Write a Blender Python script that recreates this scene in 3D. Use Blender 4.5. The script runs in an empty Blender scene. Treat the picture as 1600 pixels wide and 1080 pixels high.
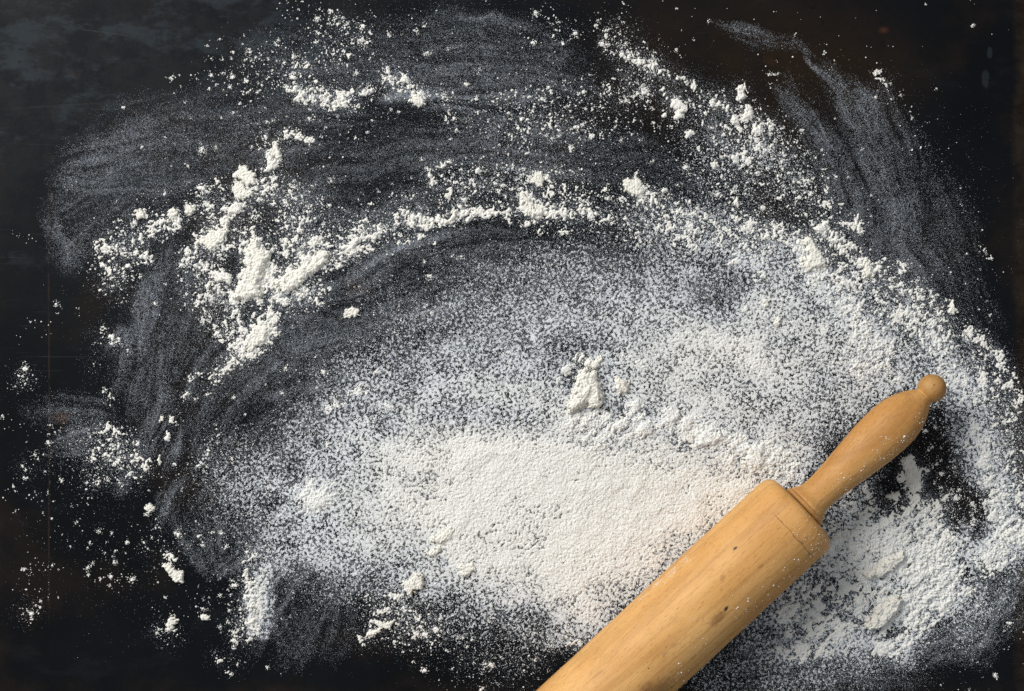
import bpy, math
import numpy as np

# ------------------------------------------------------------------ camera, light, exposure
P = 0.00035                     # metres on the worktop per reference unit (frame = 1600 x 1080 units)
CAM_H = 0.90
SC = bpy.context.scene
COL = SC.collection

cam_data = bpy.data.cameras.new("camera")
cam = bpy.data.objects.new("camera", cam_data)
COL.objects.link(cam)
cam.location = (0, 0, CAM_H)
cam.rotation_euler = (0, 0, 0)
cam_data.sensor_width = 36
cam_data.lens = 36 * CAM_H / (1600 * P)
cam_data.clip_start = 0.01
cam_data.clip_end = 50
SC.camera = cam

world = bpy.data.worlds.new("World")
SC.world = world
world.use_nodes = True
bg = world.node_tree.nodes["Background"]
bg.inputs[0].default_value = (0.90, 0.95, 1.0, 1)
bg.inputs[1].default_value = 0.30

def area(name, loc, target, size, power, color):
    d = bpy.data.lights.new(name, 'AREA')
    d.shape = 'SQUARE'; d.size = size; d.energy = power; d.color = color
    o = bpy.data.objects.new(name, d)
    COL.objects.link(o)
    o.location = loc
    v = np.array(target, float) - np.array(loc, float)
    from mathutils import Vector
    o.rotation_euler = Vector(v).to_track_quat('-Z', 'Y').to_euler()
    return o
area("window_light", (-1.15, 0.95, 1.30), (0, 0, 0), 1.0, 45, (1.0, 0.965, 0.91))

SC.view_settings.view_transform = 'Standard'
SC.view_settings.look = 'None'
SC.view_settings.exposure = 0
SC.view_settings.gamma = 1

# ------------------------------------------------------------------ helpers
def W(x, y, z=0.0):
    """point on (or z metres above) the worktop seen at reference position x, y"""
    k = (CAM_H - z) / CAM_H
    return ((x - 800) * P * k, (540 - y) * P * k, z)

def tag(o, label=None, cat=None, group=None, kind=None):
    if label: o["label"] = label
    if cat: o["category"] = cat
    if group: o["group"] = group
    if kind: o["kind"] = kind
    return o

def mesh_obj(name, verts, faces, mat, parent=None, smooth=True):
    me = bpy.data.meshes.new(name)
    verts = np.asarray(verts, np.float32)
    if isinstance(faces, np.ndarray):
        n, k = faces.shape
        me.vertices.add(len(verts)); me.vertices.foreach_set("co", verts.ravel())
        me.loops.add(n * k); me.loops.foreach_set("vertex_index", faces.astype(np.int32).ravel())
        me.polygons.add(n)
        me.polygons.foreach_set("loop_start", np.arange(0, n * k, k, dtype=np.int32))
        me.polygons.foreach_set("loop_total", np.full(n, k, np.int32))
        me.update(calc_edges=True)
    else:
        me.from_pydata(verts.tolist(), [], faces)
    if smooth:
        me.polygons.foreach_set("use_smooth", np.ones(len(me.polygons), bool))
    me.materials.append(mat)
    o = bpy.data.objects.new(name, me)
    COL.objects.link(o)
    if parent: o.parent = parent
    return o

class NT:
    """tiny node-tree builder"""
    def __init__(s, name):
        s.m = bpy.data.materials.new(name); s.m.use_nodes = True
        s.t = s.m.node_tree; s.b = s.t.nodes["Principled BSDF"]
        s.co = s.n('ShaderNodeTexCoord').outputs['Object']
    def n(s, typ, **kw):
        nd = s.t.nodes.new(typ)
        for k, v in kw.items(): setattr(nd, k, v)
        return nd
    def put(s, sock, v):
        if isinstance(v, bpy.types.NodeSocket): s.t.links.new(v, sock)
        else: sock.default_value = v
    def math(s, op, a, b=0.0, c=None, clamp=False):
        nd = s.n('ShaderNodeMath', operation=op, use_clamp=clamp)
        s.put(nd.inputs[0], a); s.put(nd.inputs[1], b)
        if c is not None: s.put(nd.inputs[2], c)
        return nd.outputs[0]
    def map(s, scale=(1, 1, 1), loc=(0, 0, 0), rot=(0, 0, 0), vec=None):
        nd = s.n('ShaderNodeMapping')
        nd.inputs['Scale'].default_value = scale; nd.inputs['Location'].default_value = loc
        nd.inputs['Rotation'].default_value = rot
        s.put(nd.inputs['Vector'], vec or s.co)
        return nd.outputs[0]
    def noise(s, scale, detail=4, rough=0.55, vec=None, dist=0.0):
        nd = s.n('ShaderNodeTexNoise')
        nd.inputs['Scale'].default_value = scale; nd.inputs['Detail'].default_value = detail
        nd.inputs['Roughness'].default_value = rough; nd.inputs['Distortion'].default_value = dist
        s.put(nd.inputs['Vector'], vec or s.co)
        return nd.outputs[0]
    def ramp(s, v, a, b, lo=0.0, hi=1.0):
        nd = s.n('ShaderNodeMapRange', interpolation_type='SMOOTHSTEP', clamp=True)
        s.put(nd.inputs[0], v); s.put(nd.inputs[1], a); s.put(nd.inputs[2], b)
        s.put(nd.inputs[3], lo); s.put(nd.inputs[4], hi)
        return nd.outputs[0]
    def mix(s, f, a, b):
        nd = s.n('ShaderNodeMix', data_type='RGBA')
        s.put(nd.inputs[0], f); s.put(nd.inputs[6], a); s.put(nd.inputs[7], b)
        return nd.outputs[2]
    def xyz(s, vec=None):
        nd = s.n('ShaderNodeSeparateXYZ'); s.put(nd.inputs[0], vec or s.co)
        return nd.outputs
    def dist(s, p, scale=(1, 1, 1), vec=None):
        """distance of the object coordinate from p, axes stretched by scale"""
        a = s.n('ShaderNodeVectorMath', operation='SUBTRACT'); s.put(a.inputs[0], vec or s.co); a.inputs[1].default_value = p
        b = s.n('ShaderNodeVectorMath', operation='MULTIPLY'); s.put(b.inputs[0], a.outputs[0]); b.inputs[1].default_value = scale
        c = s.n('ShaderNodeVectorMath', operation='LENGTH'); s.put(c.inputs[0], b.outputs[0])
        return c.outputs['Value']
    def bump(s, h, strength, d):
        nd = s.n('ShaderNodeBump'); nd.inputs['Strength'].default_value = strength
        nd.inputs['Distance'].default_value = d; s.put(nd.inputs['Height'], h)
        s.put(s.b.inputs['Normal'], nd.outputs[0])

C4 = lambda r, g, b: (r, g, b, 1)

# ------------------------------------------------------------------ materials
def make_tray():
    t = NT("blackened_steel")
    x, y, z = t.xyz()
    # large patina: blue grey bare steel against darker seasoned areas, brown towards the rims
    big = t.noise(5.5, 5, 0.6)
    fine = t.noise(70, 6, 0.7)
    flat = t.noise(20, 9, 0.74, vec=t.map((1.0, 1.9, 1)))
    col = t.mix(t.ramp(big, 0.35, 0.65), C4(.0038, .0048, .0064), C4(.0064, .0078, .0102))
    # bluish worn flakes gathered upper left, over window gloss painted into the base
    def P3(px, py): return W(px, py)
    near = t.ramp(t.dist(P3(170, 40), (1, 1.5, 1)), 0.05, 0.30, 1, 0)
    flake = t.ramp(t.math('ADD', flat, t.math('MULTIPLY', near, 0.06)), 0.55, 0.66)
    col = t.mix(t.math('MULTIPLY', near, .55), col, t.mix(t.ramp(t.noise(45, 7, .75), .4, .6), C4(.0072, .0094, .0130), C4(.0185, .0198, .0215)))  # mottled patina, lightened towards upper left to paint in the window's gloss
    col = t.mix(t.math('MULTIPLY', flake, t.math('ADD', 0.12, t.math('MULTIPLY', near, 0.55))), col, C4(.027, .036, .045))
    # brown oxide in the upper half and along the rims
    br_n = t.noise(9, 6, 0.65, vec=t.map((1, 1, 1), (3.1, 1.7, 0)))
    brown = t.ramp(br_n, 0.50, 0.64)
    col = t.mix(t.math('MULTIPLY', brown, 0.55), col, C4(.0165, .0118, .0092))
    wob = t.math('MULTIPLY', t.math('SUBTRACT', t.noise(24, 4, .6), 0.5), 0.010)
    edge_r = t.ramp(t.math('ADD', x, wob), W(1578, 0)[0], W(1594, 0)[0])
    edge_l = t.ramp(t.math('ADD', x, t.math('MULTIPLY', wob, 3.0)), W(12, 0)[0], W(-30, 0)[0])
    edge_b = t.ramp(t.math('ADD', y, t.math('MULTIPLY', wob, 4.0)), W(0, 1050)[1], W(0, 1110)[1])
    edge_t = t.ramp(t.math('ADD', y, t.math('MULTIPLY', wob, 2.0)), W(0, 14)[1], W(0, -30)[1])
    oxide = t.mix(t.ramp(fine, .35, .65), C4(.012, .008, .006), C4(.030, .022, .016))
    e = t.math('MAXIMUM', t.math('MAXIMUM', edge_r, t.math('MULTIPLY', edge_l, .55)),
               t.math('MAXIMUM', t.math('MULTIPLY', edge_b, .6), t.math('MULTIPLY', edge_t, .35)))
    col = t.mix(t.math('MULTIPLY', e, t.ramp(flat, .35, .6, .45, .95)), col, oxide)
    tr = t.ramp(t.dist(P3(1180, 110), (1, 2.0, 1)), .02, .13, 1, 0)
    col = t.mix(t.math('MULTIPLY', tr, t.ramp(br_n, .36, .56, .2, .95)), col, C4(.0185, .0122, .0080))
    # rust spots
    for (px, py, r, k) in ((1381, 47, .0042, .55), (118, 116, .0040, .12), (95, 652, .0085, .42), (1203, 96, .005, .18), (560, 450, .012, .2), (430, 760, .010, .35)):
        d = t.math('ADD', t.dist(P3(px, py), (1, 1.4, 1)), t.math('MULTIPLY', t.math('SUBTRACT', fine, .5), r * 1.3))
        col = t.mix(t.math('MULTIPLY', t.ramp(d, r * .1, r, 1, 0), k), col, C4(.085, .036, .018))
    # blue grey scuffs at the right
    for (px, py, sx, r) in ((1540, 125, 2.2, .0055), (1546, 82, 2.2, .004), (21, 95, 1.2, .0052)):
        d = t.math('ADD', t.dist(P3(px, py), (sx, 1, 1)), t.math('MULTIPLY', t.math('SUBTRACT', fine, .5), .012))
        col = t.mix(t.math('MULTIPLY', t.ramp(d, r * .5, r, 1, 0), .5), col, C4(.026, .034, .040))
    # long scored lines
    def line(axis, at, w, lo, hi, c, k, sl=0.0):
        global _seed
        a, o = (x, y) if axis == 'x' else (y, x)
        wv = t.math('MULTIPLY', t.math('SUBTRACT', t.noise(6, 3, .6), .5), .0028)
        d = t.math('ABSOLUTE', t.math('SUBTRACT', t.math('ADD', t.math('ADD', a, wv), t.math('MULTIPLY', o, sl)), at))
        m = t.math('MULTIPLY', t.ramp(d, w * .4, w, 1, 0), t.math('MULTIPLY', t.ramp(o, lo, lo + .02), t.ramp(o, hi - .02, hi, 1, 0)))
        m = t.math('MULTIPLY', m, t.ramp(fine, .32, .55))
        return t.mix(t.math('MULTIPLY', m, k), col, c)
    col = line('x', W(76, 0)[0], .0007, W(0, 990)[1], W(0, 270)[1], C4(.030, .022, .018), .6)
    col = line('x', W(65, 0)[0], .0008, W(0, 500)[1], W(0, 440)[1], C4(.03, .022, .018), .4)
    col = line('y', W(0, 558)[1], .0004, W(20, 0)[0], W(190, 0)[0], C4(.032, .031, .030), .45)
    col = line('y', W(0, 455)[1], .0004, W(20, 0)[0], W(130, 0)[0], C4(.032, .031, .030), .35, .12)
    col = line('y', W(0, 122)[1], .0006, W(-10, 0)[0], W(260, 0)[0], C4(.028, .031, .033), .4, -.06)
    col = line('y', W(0, 140)[1], .0005, W(90, 0)[0], W(240, 0)[0], C4(.035, .040, .043), .6, .14)
    col = line('y', W(0, 262)[1], .0004, W(0, 0)[0], W(110, 0)[0], C4(.03, .033, .036), .5, .05)
    # hairline scratches in several directions
    for i, (rot, k) in enumerate(((.1, .4), (1.35, .35), (.75, .3), (-.5, .3), (.42, .25))):
        sc = t.noise(1.0, 2, .5, vec=t.map((22, 1300, 1), (i * 3.3, i * 1.9, 0), (0, 0, rot)))
        gate = t.ramp(t.noise(7, 2, .5, vec=t.map((1, 1, 1), (i * 5.1, 2.2 * i, 0))), .52, .62)
        col = t.mix(t.math('MULTIPLY', t.math('MULTIPLY', t.ramp(sc, .70, .76), gate), k), col, C4(.042, .044, .046))
    # fine mottle
    speck = t.noise(900, 3, .7)
    col = t.mix(t.ramp(speck, .60, .78, 0, .5), col, C4(.026, .027, .029))
    col = t.mix(t.ramp(t.noise(240, 4, .7), .30, .45, .55, 0), col, C4(.0045, .005, .006))
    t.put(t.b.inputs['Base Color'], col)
    t.put(t.b.inputs['Roughness'], t.ramp(t.math('ADD', t.math('MULTIPLY', flat, .6), t.math('MULTIPLY', fine, .4)), .35, .65, .36, .46))
    t.b.inputs['Specular IOR Level'].default_value = 0.06
    h = t.math('ADD', t.math('MULTIPLY', fine, .6), t.math('MULTIPLY', speck, .25))
    t.bump(h, 0.14, .0010)
    return t.m

def make_flour(name, a, b, scale=420, bump=0.0):
    t = NT(name)
    n = t.noise(scale, 3, .6)
    t.put(t.b.inputs['Base Color'], t.mix(t.ramp(n, .3, .7), a, b))
    t.b.inputs['Roughness'].default_value = 0.95
    t.b.inputs['Specular IOR Level'].default_value = 0.08
    if bump:
        t.bump(t.noise(2600, 3, .7), bump, .0004)
    return t.m

def make_wood(name, knots=(), crack=None, dark=1.0):
    t = NT(name)
    x, y, z = t.xyz()
    warp = t.noise(9, 3, .5, vec=t.map((.8, 3, 3)))
    ring = t.noise(1.0, 5, .55, vec=t.map((5, 150, 150)), dist=.6)
    fib = t.noise(1.0, 4, .6, vec=t.map((60, 1500, 1500)))
    blot = t.noise(1.0, 4, .55, vec=t.map((14, 38, 38), (.4, .2, .9)))
    col = t.mix(t.ramp(blot, .30, .72), C4(.63, .318, .096), C4(.82, .482, .182))
    col = t.mix(t.ramp(ring, .52, .74, 0, .34), col, C4(.375, .165, .042))
    col = t.mix(t.ramp(fib, .54, .74, 0, .36), col, C4(.30, .135, .040))
    col = t.mix(t.ramp(fib, .26, .42, .35, 0), col, C4(.72, .46, .22))
    # short pores, cut along the grain
    pore = t.noise(1.0, 2, .5, vec=t.map((330, 1700, 1700), (2, 5, 1)))
    col = t.mix(t.ramp(pore, .60, .68, 0, .55), col, C4(.36, .14, .030))
    # bolder growth-ring figure
    wv = t.n('ShaderNodeTexWave', wave_type='BANDS', bands_direction='DIAGONAL')
    wv.inputs['Scale'].default_value = 1.0; wv.inputs['Distortion'].default_value = 9
    wv.inputs['Detail'].default_value = 3; wv.inputs['Detail Scale'].default_value = .8
    t.put(wv.inputs['Vector'], t.map((3.2, 62, 62), (.3, .1, .6)))
    col = t.mix(t.ramp(wv.outputs[0], .74, .98, 0, .24), col, C4(.34, .150, .042))
    grime = t.noise(1.0, 6, .7, vec=t.map((55, 90, 90), (7, 2, 4)))
    col = t.mix(t.ramp(grime, .58, .76, 0, .42), col, C4(.20, .105, .045))
    scr = t.noise(1.0, 2, .5, vec=t.map((900, 16, 16), (1, 2, 3), (.2, .1, .25)))
    col = t.mix(t.ramp(scr, .74, .80, 0, .20), col, C4(.75, .55, .33))
    for (p, r, sx, k, c) in knots:
        d = t.math('ADD', t.dist(p, (sx, 1, 1)), t.math('MULTIPLY', t.math('SUBTRACT', t.noise(500, 2, .6), .5), r * .9))
        col = t.mix(t.math('MULTIPLY', t.ramp(d, r * .35, r, 1, 0), k), col, c)
    if crack:
        cx, w, p, rad = crack
        wob = t.math('MULTIPLY', t.math('SUBTRACT', t.noise(130, 4, .7), .5), .0026)
        d = t.math('ABSOLUTE', t.math('SUBTRACT', t.math('ADD', x, wob), cx))
        m = t.math('MULTIPLY', t.ramp(d, w * .2, w, 1, 0), t.ramp(t.dist(p, (.4, 1, 1)), rad * .65, rad, 1, 0))
        col = t.mix(t.math('MULTIPLY', m, .62), col, C4(.055, .032, .016))
    if dark != 1.0:
        g = t.n('ShaderNodeMix', data_type='RGBA', blend_type='MULTIPLY'); g.inputs[0].default_value = 1
        t.put(g.inputs[6], col); g.inputs[7].default_value = C4(dark, dark * .97, dark * .92); col = g.outputs[2]
    t.put(t.b.inputs['Base Color'], col)
    t.put(t.b.inputs['Roughness'], t.ramp(fib, .3, .7, .48, .62))
    t.b.inputs['Specular IOR Level'].default_value = 0.32
    t.bump(t.math('ADD', t.math('MULTIPLY', fib, .6), t.math('MULTIPLY', pore, -.4)), .35, .0005)
    return t.m

M_TRAY = make_tray()
M_FLOUR = make_flour("flour_thick", C4(.87, .855, .795), C4(.90, .89, .84))
M_CLUMP = make_flour("flour_pressed", C4(.875, .855, .785), C4(.905, .89, .83), 300, .55)
M_GRAIN = make_flour("flour_grain", C4(.86, .86, .84), C4(.88, .875, .845), 200)
def make_sift():
    t = NT("flour_sifted")
    a = t.n('ShaderNodeAttribute', attribute_name="layer_depth")
    t.put(t.b.inputs['Base Color'], t.mix(a.outputs['Fac'], C4(.775, .81, .85), C4(.875, .87, .835)))
    t.b.inputs['Roughness'].default_value = .95; t.b.inputs['Specular IOR Level'].default_value = .08
    return t.m
M_SIFT = make_sift()
M_FILM = make_flour("flour_dust_film", C4(.66, .735, .84), C4(.74, .79, .86), 200)

# ------------------------------------------------------------------ worktop
def worktop():
    s = 1.2
    v = [(-s, -s, 0), (s, -s, 0), (s, s, 0), (-s, s, 0), (-s, -s, -.004), (s, -s, -.004), (s, s, -.004), (-s, s, -.004)]
    f = [(0, 1, 2, 3), (7, 6, 5, 4), (0, 4, 5, 1), (1, 5, 6, 2), (2, 6, 7, 3), (3, 7, 4, 0)]
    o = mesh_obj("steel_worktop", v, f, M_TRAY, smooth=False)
    tag(o, "worn blackened steel baking surface with scratches and brown oxide edges", "worktop", kind="structure")
worktop()

# ------------------------------------------------------------------ flour maps (reference units, margin 200 all round)
rng = np.random.default_rng(11)
MX, MY = 200, 200
GW, GH = 1600 + 2 * MX, 1080 + 2 * MY
fy = np.fft.fftfreq(GH)[:, None]; fx = np.fft.rfftfreq(GW)[None, :]
F2 = fx * fx + fy * fy
def gfield(sig, low=None):
    n = np.fft.rfft2(rng.standard_normal((GH, GW)))
    k = np.exp(-2 * np.pi ** 2 * sig * sig * F2)
    if low: k = k - np.exp(-2 * np.pi ** 2 * low * low * F2)
    r = np.fft.irfft2(n * k, s=(GH, GW))
    return ((r - r.mean()) / r.std()).astype(np.float32)
def blur(a, sig):
    return np.fft.irfft2(np.fft.rfft2(a) * np.exp(-2 * np.pi ** 2 * sig * sig * F2), s=(GH, GW)).astype(np.float32)
def unif(n):                       # gaussian -> uniform 0..1, peaks low
    return 1 / (1 + np.exp(1.702 * np.clip(n, -6, 6)))
YY, XX = np.mgrid[0:GH, 0:GW].astype(np.float32)
XX -= MX; YY -= MY
wxs = gfield(22) * 4.0; wys = gfield(22) * 4.0
wx = gfield(9) * 3.0 + gfield(3) * 1.2
wy = gfield(9) * 3.0 + gfield(3) * 1.2
XW = XX + wx; YW = YY + wy
streak_tab = rng.random((64, 1024)).astype(np.float32)
def tab(a, b, k=0):
    i0 = np.floor(a).astype(int) + 17 * k; j0 = np.floor(b).astype(int) + 331 * k
    fa = a - np.floor(a); fb = b - np.floor(b)
    fa = fa * fa * (3 - 2 * fa); fb = fb * fb * (3 - 2 * fb)
    g = lambda i, j: streak_tab[i % 64, j % 1024]
    return (g(i0, j0) * (1 - fa) + g(i0 + 1, j0) * fa) * (1 - fb) + (g(i0, j0 + 1) * (1 - fa) + g(i0 + 1, j0 + 1) * fa) * fb
def streak_tex(s, t):
    v = .40 * tab(s / 170, t / 9.0) + .35 * tab(s / 110, t / 3.6, 1) + .25 * tab(s / 70, t / 1.6, 2)
    return np.clip((v - .5) * 2.5 + .49, 0, 1.2)
# slow bend only, for the smooth wiped strokes
XS = XX + wxs * 1.0; YS = YY + wys * 1.0

def stroke(A, pts, mode='max', streak=0.0, hard=0.45, out=1.35, X=None, Y=None):
    """lay a swept band along pts [(x, y, half width, value)] into the map A"""
    X = XW if X is None else X; Y = YW if Y is None else Y
    if len(pts) == 1: pts = [pts[0], (pts[0][0] + .1, pts[0][1], pts[0][2], pts[0][3])]
    m = max(p[2] for p in pts) * out + 16
    x0 = int(max(0, min(p[0] for p in pts) - m + MX)); x1 = int(min(GW, max(p[0] for p in pts) + m + MX))
    y0 = int(max(0, min(p[1] for p in pts) - m + MY)); y1 = int(min(GH, max(p[1] for p in pts) + m + MY))
    if x1 <= x0 or y1 <= y0: return
    xs = X[y0:y1, x0:x1]; ys = Y[y0:y1, x0:x1]
    best = np.zeros_like(xs); acc = 0.0
    off = rng.random() * 900
    for (ax, ay, aw, av), (bx, by, bw, bv) in zip(pts[:-1], pts[1:]):
        dx, dy = bx - ax, by - ay; L = math.hypot(dx, dy) + 1e-6
        u = np.clip(((xs - ax) * dx + (ys - ay) * dy) / (L * L), 0, 1)
        px = xs - (ax + u * dx); py = ys - (ay + u * dy)
        d = np.sqrt(px * px + py * py)
        w = aw + u * (bw - aw); v = av + u * (bv - av)
        q = np.clip((out - d / w) / (out - hard), 0, 1)
        c = v * q * q * (3 - 2 * q)
        if streak:
            side = ((xs - ax) * dy - (ys - ay) * dx) / L
            c = c * (1 - streak + streak * 2.0 * streak_tex(acc + u * L + off, side + off))
        best = np.maximum(best, c); acc += L
    S = A[y0:y1, x0:x1]
    if mode == 'max': np.maximum(S, best, out=S)
    elif mode == 'add': S += best
    elif mode == 'cut': S *= np.clip(1 - best, 0, 1)

new = lambda: np.zeros((GH, GW), np.float32)
FILM, SIFT, CLUMP, CRUMB = new(), new(), new(), new()

# --- fine dust film left by the sweeping hand
film_strokes = [
 [(150,222,12,.5),(220,213,28,.45),(300,205,32,.32),(400,195,36,.26),(470,190,20,.15)],
 [(125,265,12,.38),(170,250,24,.5),(240,230,24,.35)],
 [(120,285,18,.42),(180,290,34,.4),(250,290,30,.3),(320,272,24,.2)],
 [(85,362,12,.36),(108,388,24,.3),(150,360,28,.22),(185,328,24,.32)],
 [(92,350,8,.4),(100,400,10,.42)], [(140,250,10,.5),(200,235,12,.45)],
 [(420,115,14,.15),(530,105,24,.3),(600,105,26,.25),(660,95,30,.25)],
 [(640,62,18,.16),(740,52,22,.26),(800,60,18,.2)],
 [(728,30,5,.45),(770,27,7,.5),(800,40,8,.4),(822,46,8,.5)],
 [(640,100,28,.26),(720,105,32,.34),(800,115,36,.4),(860,125,24,.3),(905,148,8,.2)],
 [(612,152,9,.85),(660,148,12,.75),(700,147,10,.6),(740,140,20,.45),(800,130,24,.45)],
 [(400,168,12,.28),(500,172,14,.28),(560,177,9,.2)],
 [(680,183,12,.5),(740,180,12,.4),(790,185,10,.3)],
 [(600,252,10,.2),(650,246,18,.5),(700,240,18,.36),(760,225,20,.42),(830,238,28,.38),(900,250,20,.25)],
 [(690,266,11,.36),(760,257,11,.3),(850,266,12,.32),(940,262,14,.22),(1010,262,14,.15)],
 [(445,242,14,.42),(490,226,12,.3)], [(430,300,20,.34),(490,298,24,.42),(545,272,24,.22),(610,258,28,.16)],
 [(505,352,12,.3),(560,345,14,.38),(610,332,16,.42),(680,308,14,.36),(760,292,10,.22)],
 [(560,428,11,.6),(610,405,18,.68),(650,386,15,.6),(700,370,12,.42),(760,365,12,.25)],
 [(465,472,14,.42),(520,442,14,.45),(545,428,10,.4)],
 [(400,560,20,.3),(430,530,25,.36),(480,505,26,.42),(560,508,22,.34),(640,480,18,.3)],
 [(380,602,25,.32),(440,572,26,.4),(500,560,22,.32)], [(430,612,14,.36),(490,600,22,.36),(540,585,14,.3)],
 [(600,482,25,.34),(700,444,20,.36),(800,425,22,.3)], [(640,420,10,.4),(720,414,12,.5),(790,420,14,.3)],
 [(264,398,12,.42),(242,440,20,.6),(224,480,20,.68),(214,528,22,.62),(215,562,14,.45)],
 [(292,415,24,.24),(284,480,30,.3),(272,540,30,.34),(250,600,22,.38),(232,645,12,.4)],
 [(175,540,10,.6),(186,520,10,.6),(190,590,16,.32),(180,605,12,.3)],
 [(245,545,14,.4),(240,610,14,.42),(232,655,10,.52)], [(340,530,14,.35),(315,575,12,.4),(303,610,8,.5)],
 [(225,668,14,.45),(215,700,13,.5)], [(280,665,10,.35),(276,708,14,.6),(268,735,9,.3)],
 [(276,775,10,.35),(264,792,13,.65)], [(192,764,11,.55)], [(80,632,18,.25),(105,632,20,.36),(140,645,20,.36)],
 [(112,686,17,.5),(140,680,16,.35)], [(330,645,30,.22),(385,595,30,.3)], [(345,705,36,.18),(320,760,30,.16)],
 [(288,815,12,.3),(310,860,14,.52),(320,884,12,.45)], [(330,830,24,.3),(345,886,14,.5),(385,850,22,.4)],
 [(405,965,12,1.0),(415,930,12,.8),(440,890,14,.5)], [(425,958,16,.36),(440,995,16,.22)],
 [(470,930,20,.22),(485,985,20,.24),(470,1020,14,.22)], [(530,960,22,.24),(520,1005,16,.2)], [(500,890,20,.22),(455,905,16,.25)],
 [(1218,147,6,.45),(1238,172,10,.52),(1262,195,10,.4),(1285,220,9,.55),(1297,248,5,.5),(1306,264,4,.4)],
 [(1262,172,3,.45),(1286,212,4,.75),(1297,246,4,.7)],
 [(1273,103,4,.7),(1288,115,7,.62),(1305,132,6,.34),(1316,158,8,.62),(1326,182,8,.65),(1342,204,8,.52),(1354,232,10,.52),(1368,262,10,.5),(1388,295,14,.5),(1402,335,18,.5),(1410,375,14,.4)],
 [(1340,140,12,.3),(1358,165,16,.42),(1370,195,16,.42),(1388,225,16,.36),(1404,262,18,.3)],
 [(1290,250,16,.28),(1310,225,26,.26),(1340,280,38,.34),(1372,340,44,.36),(1402,400,48,.3),(1440,452,44,.26),(1480,500,28,.18)],
 [(1300,280,10,.42),(1312,320,10,.4)], [(1345,330,18,.4),(1352,400,16,.32)], [(1425,420,8,.4),(1440,470,10,.36),(1480,520,14,.2)],
 [(1460,300,30,.14),(1480,360,34,.14),(1500,430,30,.10),(1530,500,30,.08)],
 [(1134,45,9,.42),(1160,55,12,.36),(1200,68,9,.22),(1240,75,10,.14)], [(1245,72,6,.2),(1262,82,6,.2)],
 [(845,62,14,.2),(875,86,14,.4),(840,92,22,.26)], [(815,150,12,.42),(850,147,12,.3)], [(975,112,10,.2),(985,120,8,.26)], [(1045,143,9,.3),(1070,150,8,.2)],
 [(1110,190,16,.24),(1126,222,14,.3)], [(1590,880,30,.26),(1560,945,34,.36),(1520,995,30,.36),(1460,1018,22,.3)],
 [(1585,610,8,.3),(1597,660,8,.45),(1602,720,12,.3)], [(1560,560,14,.2),(1540,540,16,.16)],
 [(1240,1000,60,.30),(1360,1010,60,.30)], [(470,640,40,.22),(420,700,40,.2)],
 [(660,520,60,.24),(800,480,70,.26),(950,460,70,.22),(1080,470,60,.25)],
]
def taper(s):
    """let a wiped stroke run out to nothing at both ends"""
    if len(s) < 2: return s
    def cap(a, b):
        d = math.hypot(a[0] - b[0], a[1] - b[1]) + 1e-6; L = a[2] * 1.6 + 14
        return (a[0] + (a[0] - b[0]) / d * L, a[1] + (a[1] - b[1]) / d * L, a[2] * .55, 0.0)
    return [cap(s[0], s[1])] + list(s) + [cap(s[-1], s[-2])]
for s in film_strokes: stroke(FILM, taper([(x, y, w * 1.15, v * 1.05) for x, y, w, v in s]), streak=.72, hard=.1, out=1.75, X=XS, Y=YS)
# long faint arcs of the same sweep, carrying on between the brighter patches
film_arcs = [
 [(130,240,30,.22),(220,205,46,.26),(330,185,46,.24),(440,185,40,.22),(540,190,36,.18),(640,200,36,.20),(760,200,40,.22),(880,215,40,.18),(1000,240,30,.12)],
 [(110,320,26,.20),(180,285,40,.25),(280,255,40,.2),(380,235,36,.2),(480,245,40,.24),(600,240,40,.26),(720,228,36,.28),(840,235,36,.26),(960,258,30,.18),(1060,280,30,.12)],
 [(420,320,26,.20),(500,300,36,.26),(600,280,36,.22),(700,262,30,.26),(820,258,26,.22),(940,275,24,.18)],
 [(430,95,40,.16),(540,100,50,.22),(660,95,56,.26),(780,100,56,.30),(880,120,46,.22),(940,150,26,.12)],
 [(620,60,30,.14),(720,50,34,.22),(820,60,30,.2)], [(460,345,20,.2),(560,340,26,.3),(680,312,22,.3),(790,296,16,.18)],
 [(300,690,20,.2),(320,610,26,.28),(370,560,26,.3),(440,500,30,.34),(520,455,26,.34),(620,415,24,.4),(720,390,24,.34),(820,380,24,.28)],
 [(345,680,26,.2),(390,610,34,.3),(460,550,36,.34),(560,500,36,.32),(680,460,36,.3),(800,430,36,.26)],
 [(210,620,20,.3),(235,540,36,.3),(270,460,40,.3),(310,410,26,.2)], [(240,700,20,.28),(262,620,26,.3),(300,540,26,.26)],
 [(1240,150,20,.2),(1280,220,30,.28),(1320,300,44,.34),(1360,380,50,.34),(1410,450,46,.28),(1470,520,36,.2),(1530,590,26,.15)],
 [(1300,120,16,.24),(1340,180,30,.36),(1380,250,36,.38),(1410,330,40,.36),(1440,410,36,.28),(1490,480,30,.18)], [(1370,160,24,.2),(1420,250,34,.2),(1460,340,36,.16),(1500,420,30,.12)],
 [(400,1000,20,.2),(430,950,26,.3),(470,900,34,.28)], [(460,1010,26,.24),(500,960,30,.26),(540,920,30,.22)],
]
for s in film_arcs: stroke(FILM, taper(s), streak=.88, hard=.0, out=1.7, X=XS, Y=YS)
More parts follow.
